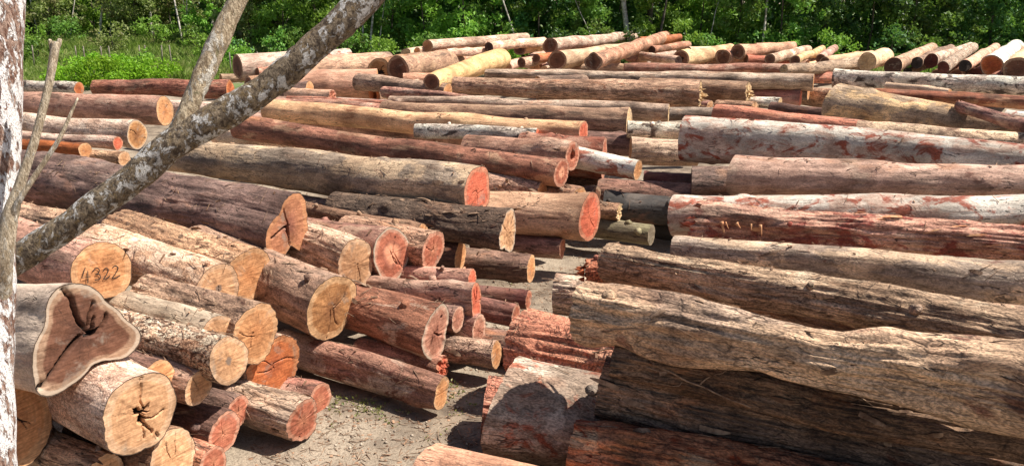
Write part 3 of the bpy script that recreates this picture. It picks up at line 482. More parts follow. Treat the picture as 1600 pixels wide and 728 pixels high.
def cut_mat(k,core=0,rim=0):
    key=(k,core,rim)
    if key in _cm: return _cm[key]
    m,n,bs=M('cut_%s_%d%d'%key); q=NB(n); c=[(a_*.95,b_*.87,c_*.85) for a_,b_,c_ in CUT[k]]
    rad=q.attr('rad'); crk=q.attr('crk')
    tc=q.n('ShaderNodeTexCoord').outputs['Object']; oi=q.n('ShaderNodeObjectInfo').outputs['Random']
    of=q.n('ShaderNodeCombineXYZ'); q.set(of.inputs[0],q.math('MULTIPLY',oi,53.)); P=q.vmath('ADD',tc,of.outputs[0])
    n1=q.noise(P,5.,5,.6); n2=q.noise(P,26.,5,.6); 
    rr=q.math('ADD',rad,q.math('MULTIPLY',q.math('SUBTRACT',n1,.5),.35))
    col=q.mix(q.ss(rr,.1,.55),c[0],c[1]); col=q.mix(q.ss(rr,.74,.84),col,c[2])
    # growth rings
    ring=q.math('SINE',q.math('MULTIPLY',q.math('ADD',rad,q.math('MULTIPLY',n1,.22)),78.)); ring=q.ss(ring,-.9,.9)
    col=q.mix(.2,col,q.mix(ring,(.72,.66,.6),(1.12,1.12,1.12)),'MULTIPLY')
    # stains and saw marks
    sw=q.noise(q.vmath('MULTIPLY',P,(1.,4.,34.)),1.6,4,.6)
    col=q.mix(.7,col,q.mix(q.ss(sw,.3,.7),(.62,.57,.53),(1.22,1.22,1.22)),'MULTIPLY')
    col=q.mix(.6,col,q.mix(q.ss(n2,.32,.68),(.72,.66,.62),(1.16,1.15,1.15)),'MULTIPLY')
    stn=q.ss(q.noise(P,3.2,5,.65,.6),.60,.72); col=q.mix(q.math('MULTIPLY',stn,.55),col,(c[0][0]*.4,c[0][1]*.36,c[0][2]*.34))
    dr=q.ss(q.noise(q.vmath('ADD',P,(5.,8.,2.)),2.4,6,.65,.7),.42,.68); col=q.mix(.75,col,q.mix(dr,(1.08,1.08,1.08),(.55,.50,.46)),'MULTIPLY')
    gr_=q.ss(q.noise(q.vmath('ADD',P,(15.,1.,22.)),4.,6,.65,.5),.56,.70); col=q.mix(q.math('MULTIPLY',gr_,.55),col,(.30,.25,.20))
    if core==1: col=q.mix(q.math('SUBTRACT',1.,q.ss(q.math('ADD',rad,q.math('MULTIPLY',n2,.25)),.22,.34)),col,(.22,.15,.11))
    if core==2:
        c2=q.math('ABSOLUTE',q.math('SUBTRACT',q.math('ADD',rad,q.math('MULTIPLY',n1,.12)),.50)); col=q.mix(q.math('SUBTRACT',1.,q.ss(c2,.02,.10)),col,(.34,.12,.075))
        col=q.mix(q.math('SUBTRACT',1.,q.ss(rr,.25,.5)),col,(.72,.32,.19))
    if rim: col=q.mix(q.ss(q.math('ADD',rad,q.math('MULTIPLY',n2,.05)),.91,.95),col,(.46,.35,.26))
    col=q.mix(q.ss(q.math('ADD',rad,q.math('MULTIPLY',n2,.03)),.985,1.0),col,(.07,.045,.032))
    col=q.mix(q.ss(crk,.2,.75),col,(.018,.010,.008))
    q.set(bs.inputs['Base Color'],col); bs.inputs['Roughness'].default_value=.72; bs.inputs['Specular IOR Level'].default_value=.3
    hh=q.math('ADD',q.math('MULTIPLY',sw,.5),q.math('MULTIPLY',n2,.5)); bu=q.n('ShaderNodeBump'); bu.inputs['Strength'].default_value=.6; bu.inputs['Distance'].default_value=.012
    q.set(bu.inputs['Height'],hh); q.set(bs.inputs['Normal'],bu.outputs[0]); _cm[key]=m; return m
def plain(name,c1,c2,scale=6,rough=.85,bump=.5,dist=.02,stretch=(1,1,1),lo=.35,hi=.65):
    m,n,bs=M(name); q=NB(n); tc=q.n('ShaderNodeTexCoord').outputs['Object']; P=q.vmath('MULTIPLY',tc,stretch)
    a=q.noise(P,scale,7,.62,.3); col=q.mix(q.ss(a,lo,hi),c1,c2); q.set(bs.inputs['Base Color'],col); bs.inputs['Roughness'].default_value=rough
    bs.inputs['Specular IOR Level'].default_value=.25
    bu=q.n('ShaderNodeBump'); bu.inputs['Strength'].default_value=bump; bu.inputs['Distance'].default_value=dist; q.set(bu.inputs['Height'],a); q.set(bs.inputs['Normal'],bu.outputs[0]); return m
PAINT=plain('black_paint',(.02,.018,.016),(.05,.04,.035)); PAINTBR=plain('brown_paint',(.16,.09,.05),(.28,.19,.12))
SHRED=plain('bark_shred',(.10,.055,.035),(.36,.24,.16),9)
SHREDO=plain('orange_splinters',(.45,.17,.08),(.62,.34,.18),9)
# ------------------------------------------------------------------ logs
def parse_opts(s):
    d={}
    for kv in s.split():
        k,v=kv.split('='); d[k]=[float(x) for x in v.split(':')] if ':' in v else float(v)
    return d
def prof_fn(pr,ph):
    n=len(pr); x=(ph/(2*np.pi)*n)%n; i=np.floor(x).astype(int); f=x-i
    p=np.asarray(pr); a,b_,c,d=p[(i-1)%n],p[i%n],p[(i+1)%n],p[(i+2)%n]
    return .5*((2*b_)+(-a+c)*f+(2*a-5*b_+4*c-d)*f*f+(-a+3*b_-3*c+d)*f**3)
FURDEF={'fib':.012,'rough':.014,'tanfib':.014,'brown':.008,'greybr':.012,'redbr':.008,'dark':.01,'palepink':.008,'paleflk':.006,'flk':.007,'redfib':.02,'redscale':.016}
LOGS={}
STRAND=[]
def make_log(idx,lid,A,B,bk,ct,opts,label,tA,tB):
    o=parse_opts(opts); seed=idx*31+5; rd=random.Random(seed)
    PA=at(A[0],A[1],tA); PB=at(B[0],B[1],tB); rA=A[2]*tA/2/F; rB=B[2]*tB/2/F
    d=PB-PA; L=np.linalg.norm(d); d=d/L
    if B[0]>=1600 or B[0]<=-20:
        e=2.6 if lid[0] in 'RD' else 1.6
        rB=rA+(rB-rA)*(L+e)/L; rB=max(rB,.08); L+=e; PB=PA+d*L
    ez=np.array([0,0,1.])-d*d[2]; ez/=np.linalg.norm(ez); ey=np.cross(ez,d)
    mid=(PA+PB)/2; base=mid-ez*((rA+rB)/2)
    mw=Matrix(((d[0],ey[0],ez[0],base[0]),(d[1],ey[1],ez[1],base[1]),(d[2],ey[2],ez[2],base[2]),(0,0,0,1)))
    # screen size decides resolution
    pxlen=math.hypot(A[0]-B[0],A[1]-B[1]); pw=max(A[2],B[2])
    nph=int(np.clip(pw*1.5,20,128)); nph+=nph%2
    nl=int(np.clip(max(pxlen*.45,L*F/((tA+tB)/2)*.25),14,300))
    s=np.linspace(0,1,nl); x=-L/2+s*L
    ph=np.arange(nph)*2*np.pi/nph; cph,sph=np.cos(ph),np.sin(ph)
    R=rA+(rB-rA)*s
    pr=prof_fn(o['prof'],ph) if 'prof' in o else None
    lump=o.get('lump',.010+.02*min(rA,.4)); fur=o.get('furrow',FURDEF.get(bk,.004))
    X=x[:,None]; C=cph[None]; S=sph[None]; RR=R[:,None]*np.ones((1,nph))
    own=[1+.045*math.sin(k*2.1+seed)+.065*rd.uniform(-1,1) for k in range(7)]; own=prof_fn(own,ph)
    if pr is not None:
        f=np.exp(-s*L/1.6)*(1-.35)+.35
        if o.get('taperprof'): f=np.exp(-s*L/.7)
        RR=RR*(1+(pr[None]-1)*f[:,None])
    else: RR=RR*own[None]
    RR=RR*(1+rd.uniform(-.05,.13)*np.exp(-s*L/.45)+rd.uniform(-.08,.05)*np.exp(-(1-s)*L/.6))[:,None]
    RR=RR+lump*2.2*fbm(X*.9,C*.9,S*.9,seed,3)
    fr=ridge(X*1.1+.5*vn(X*3,C*2,S*2,seed+9),C*5.5,S*5.5,seed+3)*.6+ridge(X*2.6,C*11,S*11,seed+4)*.4
    RR=RR+fur*1.25*min(1,rA/.26)*(fr-.3)
    RR=RR+.004*fbm(X*9,C*9*R.mean()*3,S*9*R.mean()*3,seed+6,3)
    for k in range(rd.randint(1,5)+(3 if bk in('gnarl','darkfib') else 0)):
        sx=rd.uniform(-L/2,L/2); pa=rd.uniform(0,6.28); am=rd.uniform(.015,.05)*(2 if bk=='gnarl' else 1)*min(1,rA/.25); ws=rd.uniform(.08,.2)
        da=(ph-pa+np.pi)%(2*np.pi)-np.pi
        RR=RR+am*np.exp(-((X-sx)/ws)**2-((da[None]*R[:,None])/ws)**2)
    if lid=='R10':   # torn hollow beside the left end
        for sx,pa,am,ws,wa in ((-L/2+.62,math.radians(-8),-.17,.42,.22),(-L/2+1.5,math.radians(-12),-.08,.6,.12)):
            da=(ph-pa+np.pi)%(2*np.pi)-np.pi
            RR=RR+am*np.exp(-((X-sx)/ws)**4-((da[None]*R[:,None])/wa)**4)
    # axis wander
    bend=o.get('bend',0)*((tA+tB)/2)/F; wn=.036*min(1,L/4)
    az_=bend*4*s*(1-s)+wn*vn(x*.7,seed*1.3,0,seed)*np.sin(np.pi*s)*1.4; ay_=wn*vn(x*.7,0,seed*1.7,seed+1)*np.sin(np.pi*s)
    # end cut shape
    tilt=o.get('tilt',rd.uniform(-.06,.06)); spl=o.get('splinter',0)
    Y=-RR*C+ay_[:,None]; Z=RR*S+az_[:,None]+(rA+rB)/2
    e0=np.exp(-s*L/max(.12,2.2*abs(tilt)*rA))[:,None]
    edge=tilt*RR[0]*cph+.006*vn(cph*6,sph*6,0,seed)+ (spl*(vn(cph*7,sph*7,1.3,seed)*.6+np.abs(vn(cph*15,sph*15,3,seed+1))))
    XX=X+e0*edge[None]
    V=np.stack([XX*np.ones_like(Y),Y,Z],-1).reshape(-1,3)
    i=np.arange(nl-1)[:,None]*nph; j=np.arange(nph)[None]; jn=(j+1)%nph
    Q=np.stack([i+j,i+nph+j,i+nph+jn,i+jn],-1).reshape(-1,4)
    root=empty('log',None,mw); tag(root,label,'log','logs piled in the timber yard')
    LOGS[lid]=(root,L,rA,rB)
    bm_=bark_mat(bk)
    bo=mesh('bark',V,Q,bm_,root)
    # faces
    cracks=int(o.get('cracks',rd.choice((0,0,1)))); core=int(o.get('core',0)); rim=int(o.get('rim',0))
    def face(end):
        k=0 if end==0 else nl-1
        ring=np.stack([XX[k]*np.ones(nph),Y[k],Z[k]],-1)
        ctr=ring.mean(0); ctr[1]=ay_[k]; ctr[2]=az_[k]+(rA+rB)/2; ctr[0]=ring[:,0].mean()
        nr=int(np.clip(pw*.28,5,30)) if end==0 else 6
        hol=o.get('hollow',0) if end==0 else 0
        kk=np.linspace(1,hol if hol else .0,nr+1)
        if not hol: kk=kk[:-1]
        G=ctr+(ring-ctr)[None]*kk[:,None,None]
        radv=np.repeat(kk[:,None],nph,1)
        yy=kk[:,None]*cph[None]; zz=kk[:,None]*sph[None]
        crk=np.zeros_like(yy)
        sg=-1 if end==0 else 1   # outward x
        nc=cracks if end==0 else 1
        cw=.04 if o.get('deep') else .013
        rc=random.Random(seed+end)
        for c in range(nc):
            an=rc.uniform(0,6.28) if c else rc.uniform(1.2,2.0)+(3.14 if rc.random()<.5 else 0); ln=rc.uniform(.5,1.05)
            px,py=rc.uniform(-.1,.1),rc.uniform(-.1,.1); pts=[(px,py)]
            for q_ in range(4):
                an+=rc.uniform(-.45,.45); px+=math.cos(an)*ln/4; py+=math.sin(an)*ln/4; pts.append((px,py))
            for (x0,y0),(x1,y1) in zip(pts,pts[1:]):
                dx,dy=x1-x0,y1-y0; u=np.clip(((yy-x0)*dx+(zz-y0)*dy)/(dx*dx+dy*dy),0,1)
                dd=np.hypot(yy-x0-u*dx,zz-y0-u*dy); wdt=max(cw*(1-.5*math.hypot(x0,y0)),.6/nph*2)
                crk=np.maximum(crk,np.clip(1.4-dd/wdt,0,1))
        tiny=np.zeros_like(crk)
        if nr>9:
            aa=np.arctan2(zz,yy); r2=np.hypot(yy,zz)
            for c in range(rc.randint(5,12)):
                a0=rc.uniform(-3.14,3.14); i0=rc.uniform(.0,.7); i1=i0+rc.uniform(.15,.5); dd=np.abs((aa-a0-.12*vn(r2*6,a0,0,seed)+np.pi)%(2*np.pi)-np.pi)*r2
                tiny=np.maximum(tiny,np.clip(1.3-dd/(1.1*np.pi/nph*np.maximum(r2,.25)),0,1)*(r2>i0)*(r2<i1)*.55)
        pit=o.get('pit',0)
        if pit and end==0:
            aa=np.arctan2(zz,yy); rr_=np.hypot(yy,zz)
            pr_=pit*(1+.55*np.sin(aa*3+.6)+.5*vn(np.cos(aa)*5,np.sin(aa)*5,0,seed)); crk=np.maximum(crk,np.clip((pr_-rr_)/.06+.5,0,1)*(rr_<.6))
        dep=crk*(.10 if (o.get('deep') or pit) else .028)
        inn=np.clip((1-kk)*8,0,1)[:,None]
        G[...,0]-=sg*dep*inn
        G[...,0]+=sg*inn*(.006*fbm(yy*3,zz*3,0,seed+7)+ (0 if not spl else -spl*.9*np.abs(vn(yy*9,zz*3,0,seed+8))+spl*.9*np.clip(vn(yy*14,zz*5,4,seed+2),0,1)))
        VV=G.reshape(-1,3); m_=len(kk)
        i=np.arange(m_-1)[:,None]*nph; j=np.arange(nph)[None]; jn=(j+1)%nph
        Q=np.stack([i+j,i+jn,i+nph+jn,i+nph+j],-1).reshape(-1,4) 
        T=np.zeros((0,3),int); ra=radv.reshape(-1); cr=np.maximum(crk,tiny).reshape(-1)
        if hol:
            inner=G[-1]; st=[]
            for q_,dp in enumerate((.05,.3,.8)):
                t=inner.copy(); t[:,0]-=sg*dp; st.append(t)
            nb=len(VV); VV=np.concatenate([VV]+st+[ctr[None]-np.array([[sg*.8,0,0]])])
            for q_ in range(3):
                a=(m_-1+q_)*nph; j=np.arange(nph); Q=np.concatenate([Q,np.stack([a+j,a+(j+1)%nph,a+nph+(j+1)%nph,a+nph+j],-1)])
            j=np.arange(nph); a=(m_+2)*nph; T=np.stack([a+j,a+(j+1)%nph,np.full(nph,len(VV)-1)],-1)
            ex=len(VV)-nb; ra=np.concatenate([ra,np.full(ex,hol)]); cr=np.concatenate([cr,np.concatenate([np.full(nph,.3),np.full(ex-nph,.6)])])
        else:
            VV=np.concatenate([VV,[ctr]]); VV[-1,0]-=sg*dep[-1].mean(); j=np.arange(nph); a=(m_-1)*nph
            T=np.stack([a+j,a+(j+1)%nph,np.full(nph,len(VV)-1)],-1); ra=np.append(ra,0); cr=np.append(cr,crk[-1].mean())
        if end==1: Q=Q[:,::-1]; T=T[:,::-1]
        return mesh('cut_face',VV,[Q,T],cut_mat(ct,core if end==0 else 0,rim),root,attrs={'rad':ra,'crk':cr})
    face(0)
    face(1)
    # splinters and shreds standing off the bark
    nsh=0
    if tA<16: nsh={'gnarl':70,'darkfib':70,'rough':36,'tornred':50,'fib':20,'greyfib':36,'redfib':40,'tanfib':16,'redwht':12,'brown':14,'dark':12,'creamgrey':12,'pinkbr':8}.get(bk,0)
    if nsh:
        parts=[]
        for k in range(nsh):
            ii=rd.randint(2,nl-3); jj=rd.randint(0,nph-1)
            a=rd.uniform(-.3,3.5); jj=int(a/(2*math.pi)*nph)%nph
            p=V.reshape(nl,nph,3)[ii,jj]; nn=np.array([0,-cph[jj],sph[jj]])
            ln=rd.uniform(.06,.28); t=np.array([rd.choice((-1,1))*1.,rd.uniform(-.5,.5),rd.uniform(-.5,.5)])
            t=t-nn*(t@nn); t/=np.linalg.norm(t); tt=np.linspace(0,1,6)[:,None]
            lift=rd.uniform(.02,.10)
            pts=p+t*ln*tt+nn*(np.sin(tt*rd.uniform(1.5,3.0))*lift*ln*4*.4)-nn*.004
            if rd.random()<.45:
                sd_=np.cross(nn,t); wd=rd.uniform(.008,.028)*np.array([1,1.1,.9,1.,.7,.25])[:,None]; up_=nn*wd*.5
                Vr=np.concatenate([pts-sd_*wd+up_,pts+sd_*wd,pts-sd_*wd+up_-nn*.004,pts+sd_*wd-nn*.004]); j6=np.arange(5)
                qa=np.stack([j6,j6+6,j6+7,j6+1],-1); parts.append((Vr,np.concatenate([qa,qa[:,::-1]+12]),np.zeros((0,3),int)))
            else: parts.append(tube(pts,np.linspace(rd.uniform(.003,.008),.0012,6),4))
        Vv,Ff=join(parts); tag(mesh('bark_shreds',Vv,Ff,SHREDO if bk=='tornred' else SHRED,root),kind='stuff')
    if tA<20 and rd.random()<.6:
        for q_ in range(rd.randint(1,2)):
            jj=int(rd.uniform(.05,.45)*nph); ii=rd.randint(3,nl-4); p=V.reshape(nl,nph,3)[ii,jj]; nn=np.array([rd.uniform(-.5,.5),-cph[jj],sph[jj]]); nn/=np.linalg.norm(nn)
            hh=rd.uniform(.02,.07); r0=rd.uniform(.02,.05)*min(1,rA/.25+.2)
            Vv,q4,t3=tube(np.array([p-nn*.03,p+nn*hh*.3,p+nn*hh,p+nn*(hh+.004)]),[r0*1.7,r0*1.15,r0,r0*.6],12,.35,seed+q_); mesh('knot',Vv,[q4,t3],bm_,root)
    if spl>=.05 and tA<30:
        for q_ in range(9):
            a_=rd.uniform(0,6.28); f_=rd.uniform(.1,.85); c0=np.array([X[0,0]-.02,-RR[0].mean()*f_*math.cos(a_)+ay_[0],RR[0].mean()*f_*math.sin(a_)+az_[0]+(rA+rB)/2])
            ln=rd.uniform(.6,2.0)*spl+.03; pts=c0+np.linspace(0,1,4)[:,None]*np.array([-ln,rd.uniform(-.03,.03),rd.uniform(-.03,.03)]); Vv,q4,t3=tube(pts,np.array([1,.8,.5,.08])*rd.uniform(.012,.035),5,.3); mesh('splinter',Vv,[q4,t3],cut_mat(ct),root)
    if lid=='R10':
        cz=(rA+rB)/2
        for q_ in range(5):
            x0=-L/2+.34+.09*q_**1.3+rd.uniform(-.03,.03); ln=rd.uniform(.06,.2); p0=np.array([x0,-rA*.86,cz+rA*.42]); tt=np.linspace(0,1,6)[:,None]
            pts=p0+tt*np.array([rd.uniform(-.04,.07),-.02,-ln])+rd.uniform(-.01,.01)*tt*tt; Vv,q4,t3=tube(pts,np.linspace(.024,.004,6)*rd.uniform(.5,1.3),5,.3); mesh('splinter',Vv,[q4,t3],SHREDO,root)
    return root
def ribbon(pts,wd,fn):
    pts=[np.array(p,float) for p in pts]; V=[];Q=[]
    for i,p in enumerate(pts):
        t=pts[min(i+1,len(pts)-1)]-pts[max(i-1,0)]; t/=np.linalg.norm(t)+1e-9; n=np.array([-t[1],t[0]])
        V.append(fn(p+n*wd/2)); V.append(fn(p-n*wd/2))
        if i: Q.append((2*i-2,2*i-1,2*i+1,2*i))
    return np.array(V),np.array(Q),np.zeros((0,3),int)
def curve2(pts,k=6):
    P=np.array(pts,float); P=np.concatenate([[2*P[0]-P[1]],P,[2*P[-1]-P[-2]]]); out=[]
    for i in range(1,len(P)-2):
        for t in np.linspace(0,1,k,endpoint=False):
            a,b_,c,d=P[i-1:i+3]; out.append(.5*((2*b_)+(-a+c)*t+(2*a-5*b_+4*c-d)*t*t+(-a+3*b_-3*c+d)*t**3))
    out.append(P[-2]); return out
rows=[r.split('|') for r in TABLE.strip().split('\n')]
for idx,(lid,a_,b_,bk,ct,op,lab) in enumerate(rows):
    A=[float(v) for v in a_.split()]; B=[float(v) for v in b_.split()]
    make_log(idx,lid,A,B,bk,ct,op,lab,*DEPTH[lid])
# handwritten number on one end
root,L,rA,rB=LOGS['L8']
DIG=[[[(-.62,.34),(-.78,.02),(-.5,.0)],[(-.56,.2),(-.62,-.2)]],
     [[(-.42,.14),(-.26,.22),(-.18,.12),(-.24,.03),(-.34,.02)],[(-.34,.02),(-.2,-.02),(-.2,-.16),(-.38,-.16)]],
     [[(-.06,.06),(.04,.13),(.12,.06),(.06,-.06),(-.08,-.2),(.0,-.22),(.16,-.16)]],
     [[(.26,.08),(.38,.12),(.46,.02),(.36,-.12),(.22,-.26),(.34,-.28),(.5,-.24)]]]
parts=[]
for dg in DIG:
    for stp in dg:
        pts=curve2(stp) if len(stp)>3 else [np.array(p) for p in stp]
        parts.append(ribbon([np.array(p)*rA+np.array([.02,-.02]) for p in pts],.0105,lambda p:np.array([-L/2-.012,-p[0],(rA+rB)/2+p[1]])))
V,Fq=join(parts); nb_=mesh('painted_number',V,Fq,PAINT,root,smooth=False); nb_['label']='black handwritten number 4322'
# circled brown marks on the white and rust log
root,L,rA,rB=LOGS['R7']
from mathutils.bvhtree import BVHTree
bk7=[c for c in root.children if c.name.startswith('bark') and 'shred' not in c.name][0]
bv7=BVHTree.FromPolygons([v.co for v in bk7.data.vertices],[p.vertices for p in bk7.data.polygons])
def marks(cx,phi,glyphs,s):
    parts=[]
    for gl in glyphs:
        pts=curve2(gl,5)
        def fn(p):
            x=-L/2+cx+p[0]*s; a=math.radians(phi)+p[1]*s/.4; c=np.array([x,0,(rA+rB)/2+.03]); dr=np.array([0,-math.cos(a),math.sin(a)])
            h=bv7.ray_cast(Vector(c+dr*1.5),Vector(-dr)); q=np.array(h[0]) if h[0] else c+dr*rA
            return q+dr*.006
        parts.append(ribbon(pts,.022,fn))
    return parts
GL1=[[(-.9,.5),(-1.1,0),(-.8,-.6),(-.2,-.8)],[(0,.6),(.6,.5),(.4,.1),(.8,-.2),(.4,-.6),(-.1,-.5)]]
GL2=[[(-1.6,.3),(-1.2,.6),(-.9,.3),(-1.2,-.2),(-1.6,-.6),(-.9,-.6)],[(-.0,.6),(-.6,.5),(-.6,.1),(-.1,.1),(-.1,-.4),(-.6,-.6)],[(.9,.6),(.45,.4),(.4,-.3),(.9,-.6),(1.3,-.2),(1.3,.4),(.9,.6)]]
V,Fq=join(marks(2.05,22,GL1,.085)+marks(2.75,6,GL2,.075)); o=mesh('painted_mark',V,Fq,PAINTBR,root,smooth=False); o['label']='faded brown figures painted on the bark'
# ------------------------------------------------------------------ ground
m,n,bs=M('dirt'); q=NB(n); P=q.n('ShaderNodeNewGeometry').outputs['Position']
a=q.noise(P,.35,6,.6); c=q.noise(P,3.,7,.65); f=q.noise(P,30.,5,.65); 
col=q.mix(q.ss(c,.35,.65),(.13,.10,.076),(.29,.228,.168)); col=q.mix(q.ss(a,.42,.6),col,q.mix(q.ss(f,.4,.6),(.26,.21,.16),(.46,.38,.29)))
col=q.mix(q.ss(f,.55,.7),col,(.15,.10,.07))
q.set(bs.inputs['Base Color'],col); bs.inputs['Roughness'].default_value=.95; bs.inputs['Specular IOR Level'].default_value=.15
bu=q.n('ShaderNodeBump'); bu.inputs['Strength'].default_value=.9; bu.inputs['Distance'].default_value=.05; q.set(bu.inputs['Height'],q.math('ADD',q.math('MULTIPLY',f,.4),c)); q.set(bs.inputs['Normal'],bu.outputs[0]); DIRT=m
m,n,bs=M('meadow_soil'); q=NB(n); P=q.n('ShaderNodeNewGeometry').outputs['Position']
c=q.noise(P,.5,7,.65); f=q.noise(P,5.,5,.65); col=q.mix(q.ss(c,.35,.6),(.07,.13,.03),(.16,.2,.07)); col=q.mix(q.ss(f,.5,.7),col,(.09,.08,.045)); q.set(bs.inputs['Base Color'],col); bs.inputs['Roughness'].default_value=.95; SOIL=m
def gz(x,y): 
    x=np.asarray(x,float); y=np.asarray(y,float)
    near=.05*fbm(x*.6,y*.6,0,3,3)+.018*fbm(x*4,y*4,0,5,2)
    return near
def grid(x0,x1,y0,y1,nx,ny,fz):
    X,Y=np.meshgrid(np.linspace(x0,x1,nx),np.linspace(y0,y1,ny)); Z=fz(X,Y); V=np.stack([X,Y,Z],-1).reshape(-1,3)
    i=np.arange(ny-1)[:,None]*nx; j=np.arange(nx-1)[None]; return V,np.stack([i+j,i+j+1,i+nx+j+1,i+nx+j],-1).reshape(-1,4)
# one ground sheet to the horizon: finely spaced around the yard, stretched far out
def axis(c0,lo,hi,n,far):
    a=np.linspace(lo,hi,n); e=np.geomspace(1,far,22); return np.concatenate([(lo-e)[::-1],a,hi+e])
gx=axis(0,-16,18,300,900); gy=axis(0,1,40,340,900)
X,Y=np.meshgrid(gx,gy); fade=np.clip(1-np.maximum(np.abs(X-1)-17,np.abs(Y-20)-20)/6,0,1); Z=gz(X,Y)*fade
V=np.stack([X,Y,Z],-1).reshape(-1,3); nx=len(gx); ny=len(gy); i=np.arange(ny-1)[:,None]*nx; j=np.arange(nx-1)[None]
tag(mesh('ground',V,np.stack([i+j,i+j+1,i+nx+j+1,i+nx+j],-1).reshape(-1,4),DIRT),'bare sandy dirt ground under the log piles',kind='structure')
# meadow sheet
def mz(x,y): return .02+1.15*np.clip((y-46)/18,0,1)+.12*fbm(x*.2,y*.2,0,8,3)*np.clip((y-40)/4,0,1)
V,Q=grid(-110,-2,39.5,300,120,200,lambda x,y:mz(x,y)+np.where(y<40,-.1,0)); 
tag(mesh('meadow',V,Q,SOIL),'green meadow rising gently behind the yard at the left',kind='structure')
V,Q=grid(-2,120,47,300,100,90,lambda x,y:.03+.1*fbm(x*.2,y*.2,0,8,3)+np.where(y<47.5,-.15,0)); 
tag(mesh('forest_floor',V,Q,SOIL),'weedy ground at the foot of the forest',kind='structure')
# ------------------------------------------------------------------ litter on logs and sand
bpy.context.view_layer.update(); dg=bpy.context.evaluated_depsgraph_get()
def drop(x,y):
    h=sc.ray_cast(dg,Vector((x,y,4.0)),Vector((0,0,-1)))
    return (np.array(h[1]),np.array(h[2]),h[4]) if h[0] else None
parts=[];CH=[]
for k in range(3600):
    t=rng.uniform(7,19); px=rng.uniform(-50,1650); x=(px-800)/F*t; y=t*1.02
    h=drop(x,y)
    if h is None: continue
    p,nn,ob=h
    if nn[2]<.35: continue
    if rng.random()<.8:
        ln=rng.uniform(.04,.22); t_=rng.normal(size=3); t_-=nn*(t_@nn); t_/=np.linalg.norm(t_); tt=np.linspace(0,1,4)[:,None]
        sd_=np.cross(nn,t_); pts=p+nn*.008+t_*ln*(tt-.5)+sd_*rng.normal()*.02*tt*tt+nn*.02*rng.random()*tt
        parts.append(tube(pts,np.linspace(.004,.0015,4)*rng.uniform(.7,1.6),4))
    else:
        t_=rng.normal(size=3); t_-=nn*(t_@nn)*.6; t_/=np.linalg.norm(t_); sd_=np.cross(nn,t_); a_=rng.uniform(.012,.05); b2=rng.uniform(.005,.016); c_=p+nn*.012
        V4=np.array([c_-t_*a_-sd_*b2,c_+t_*a_-sd_*b2*.4,c_+t_*a_*.8+sd_*b2+nn*.01,c_-t_*a_*.9+sd_*b2*.7+nn*.006]); V8=np.concatenate([V4,V4-nn*.008])
        CH.append((V8,np.array([[0,1,2,3],[7,6,5,4],[0,4,5,1],[1,5,6,2],[2,6,7,3],[3,7,4,0]]),np.zeros((0,3),int)))
for k in range(9500):
    t=rng.uniform(7,17); px=rng.uniform(330,1080); x=(px-800)/F*t; y=t*1.02
    h=drop(x,y)
    if h is None or not h[2].name.startswith('ground'): continue
    p=h[0]
    if rng.random()<.5:
        an=rng.uniform(0,6.28); ln=rng.uniform(.02,.16); t_=np.array([math.cos(an),math.sin(an),0]); sd_=np.array([-t_[1],t_[0],0]); tt=np.linspace(0,1,4)[:,None]
        parts.append(tube(p+[0,0,.005]+t_*ln*(tt-.5)+sd_*rng.normal()*.02*tt*tt,np.linspace(.004,.0015,4)*rng.uniform(.6,1.6),4))
    else:
        V7=np.array([[0,0,.5],[.9,0,.1],[.3,.85,.1],[-.7,.5,.1],[-.7,-.5,.1],[.3,-.85,.1],[0,0,-.4]])*rng.uniform(.006,.035)*rng.uniform(.4,1.2,3)+p
        CH.append((V7,np.zeros((0,4),int),np.array([[0,1,2],[0,2,3],[0,3,4],[0,4,5],[0,5,1],[6,2,1],[6,3,2],[6,4,3],[6,5,4],[6,1,5]])))
V,Fq=join(parts); tag(mesh('bark_litter',V,Fq,SHRED),'shreds of torn bark fibre scattered over the logs',kind='stuff')
V,Fq=join(CH); tag(mesh('bark_chips',V,Fq,plain('chips',(.10,.05,.03),(.40,.25,.16),3),smooth=False),'bark chips and wood scraps scattered over the yard',kind='stuff')
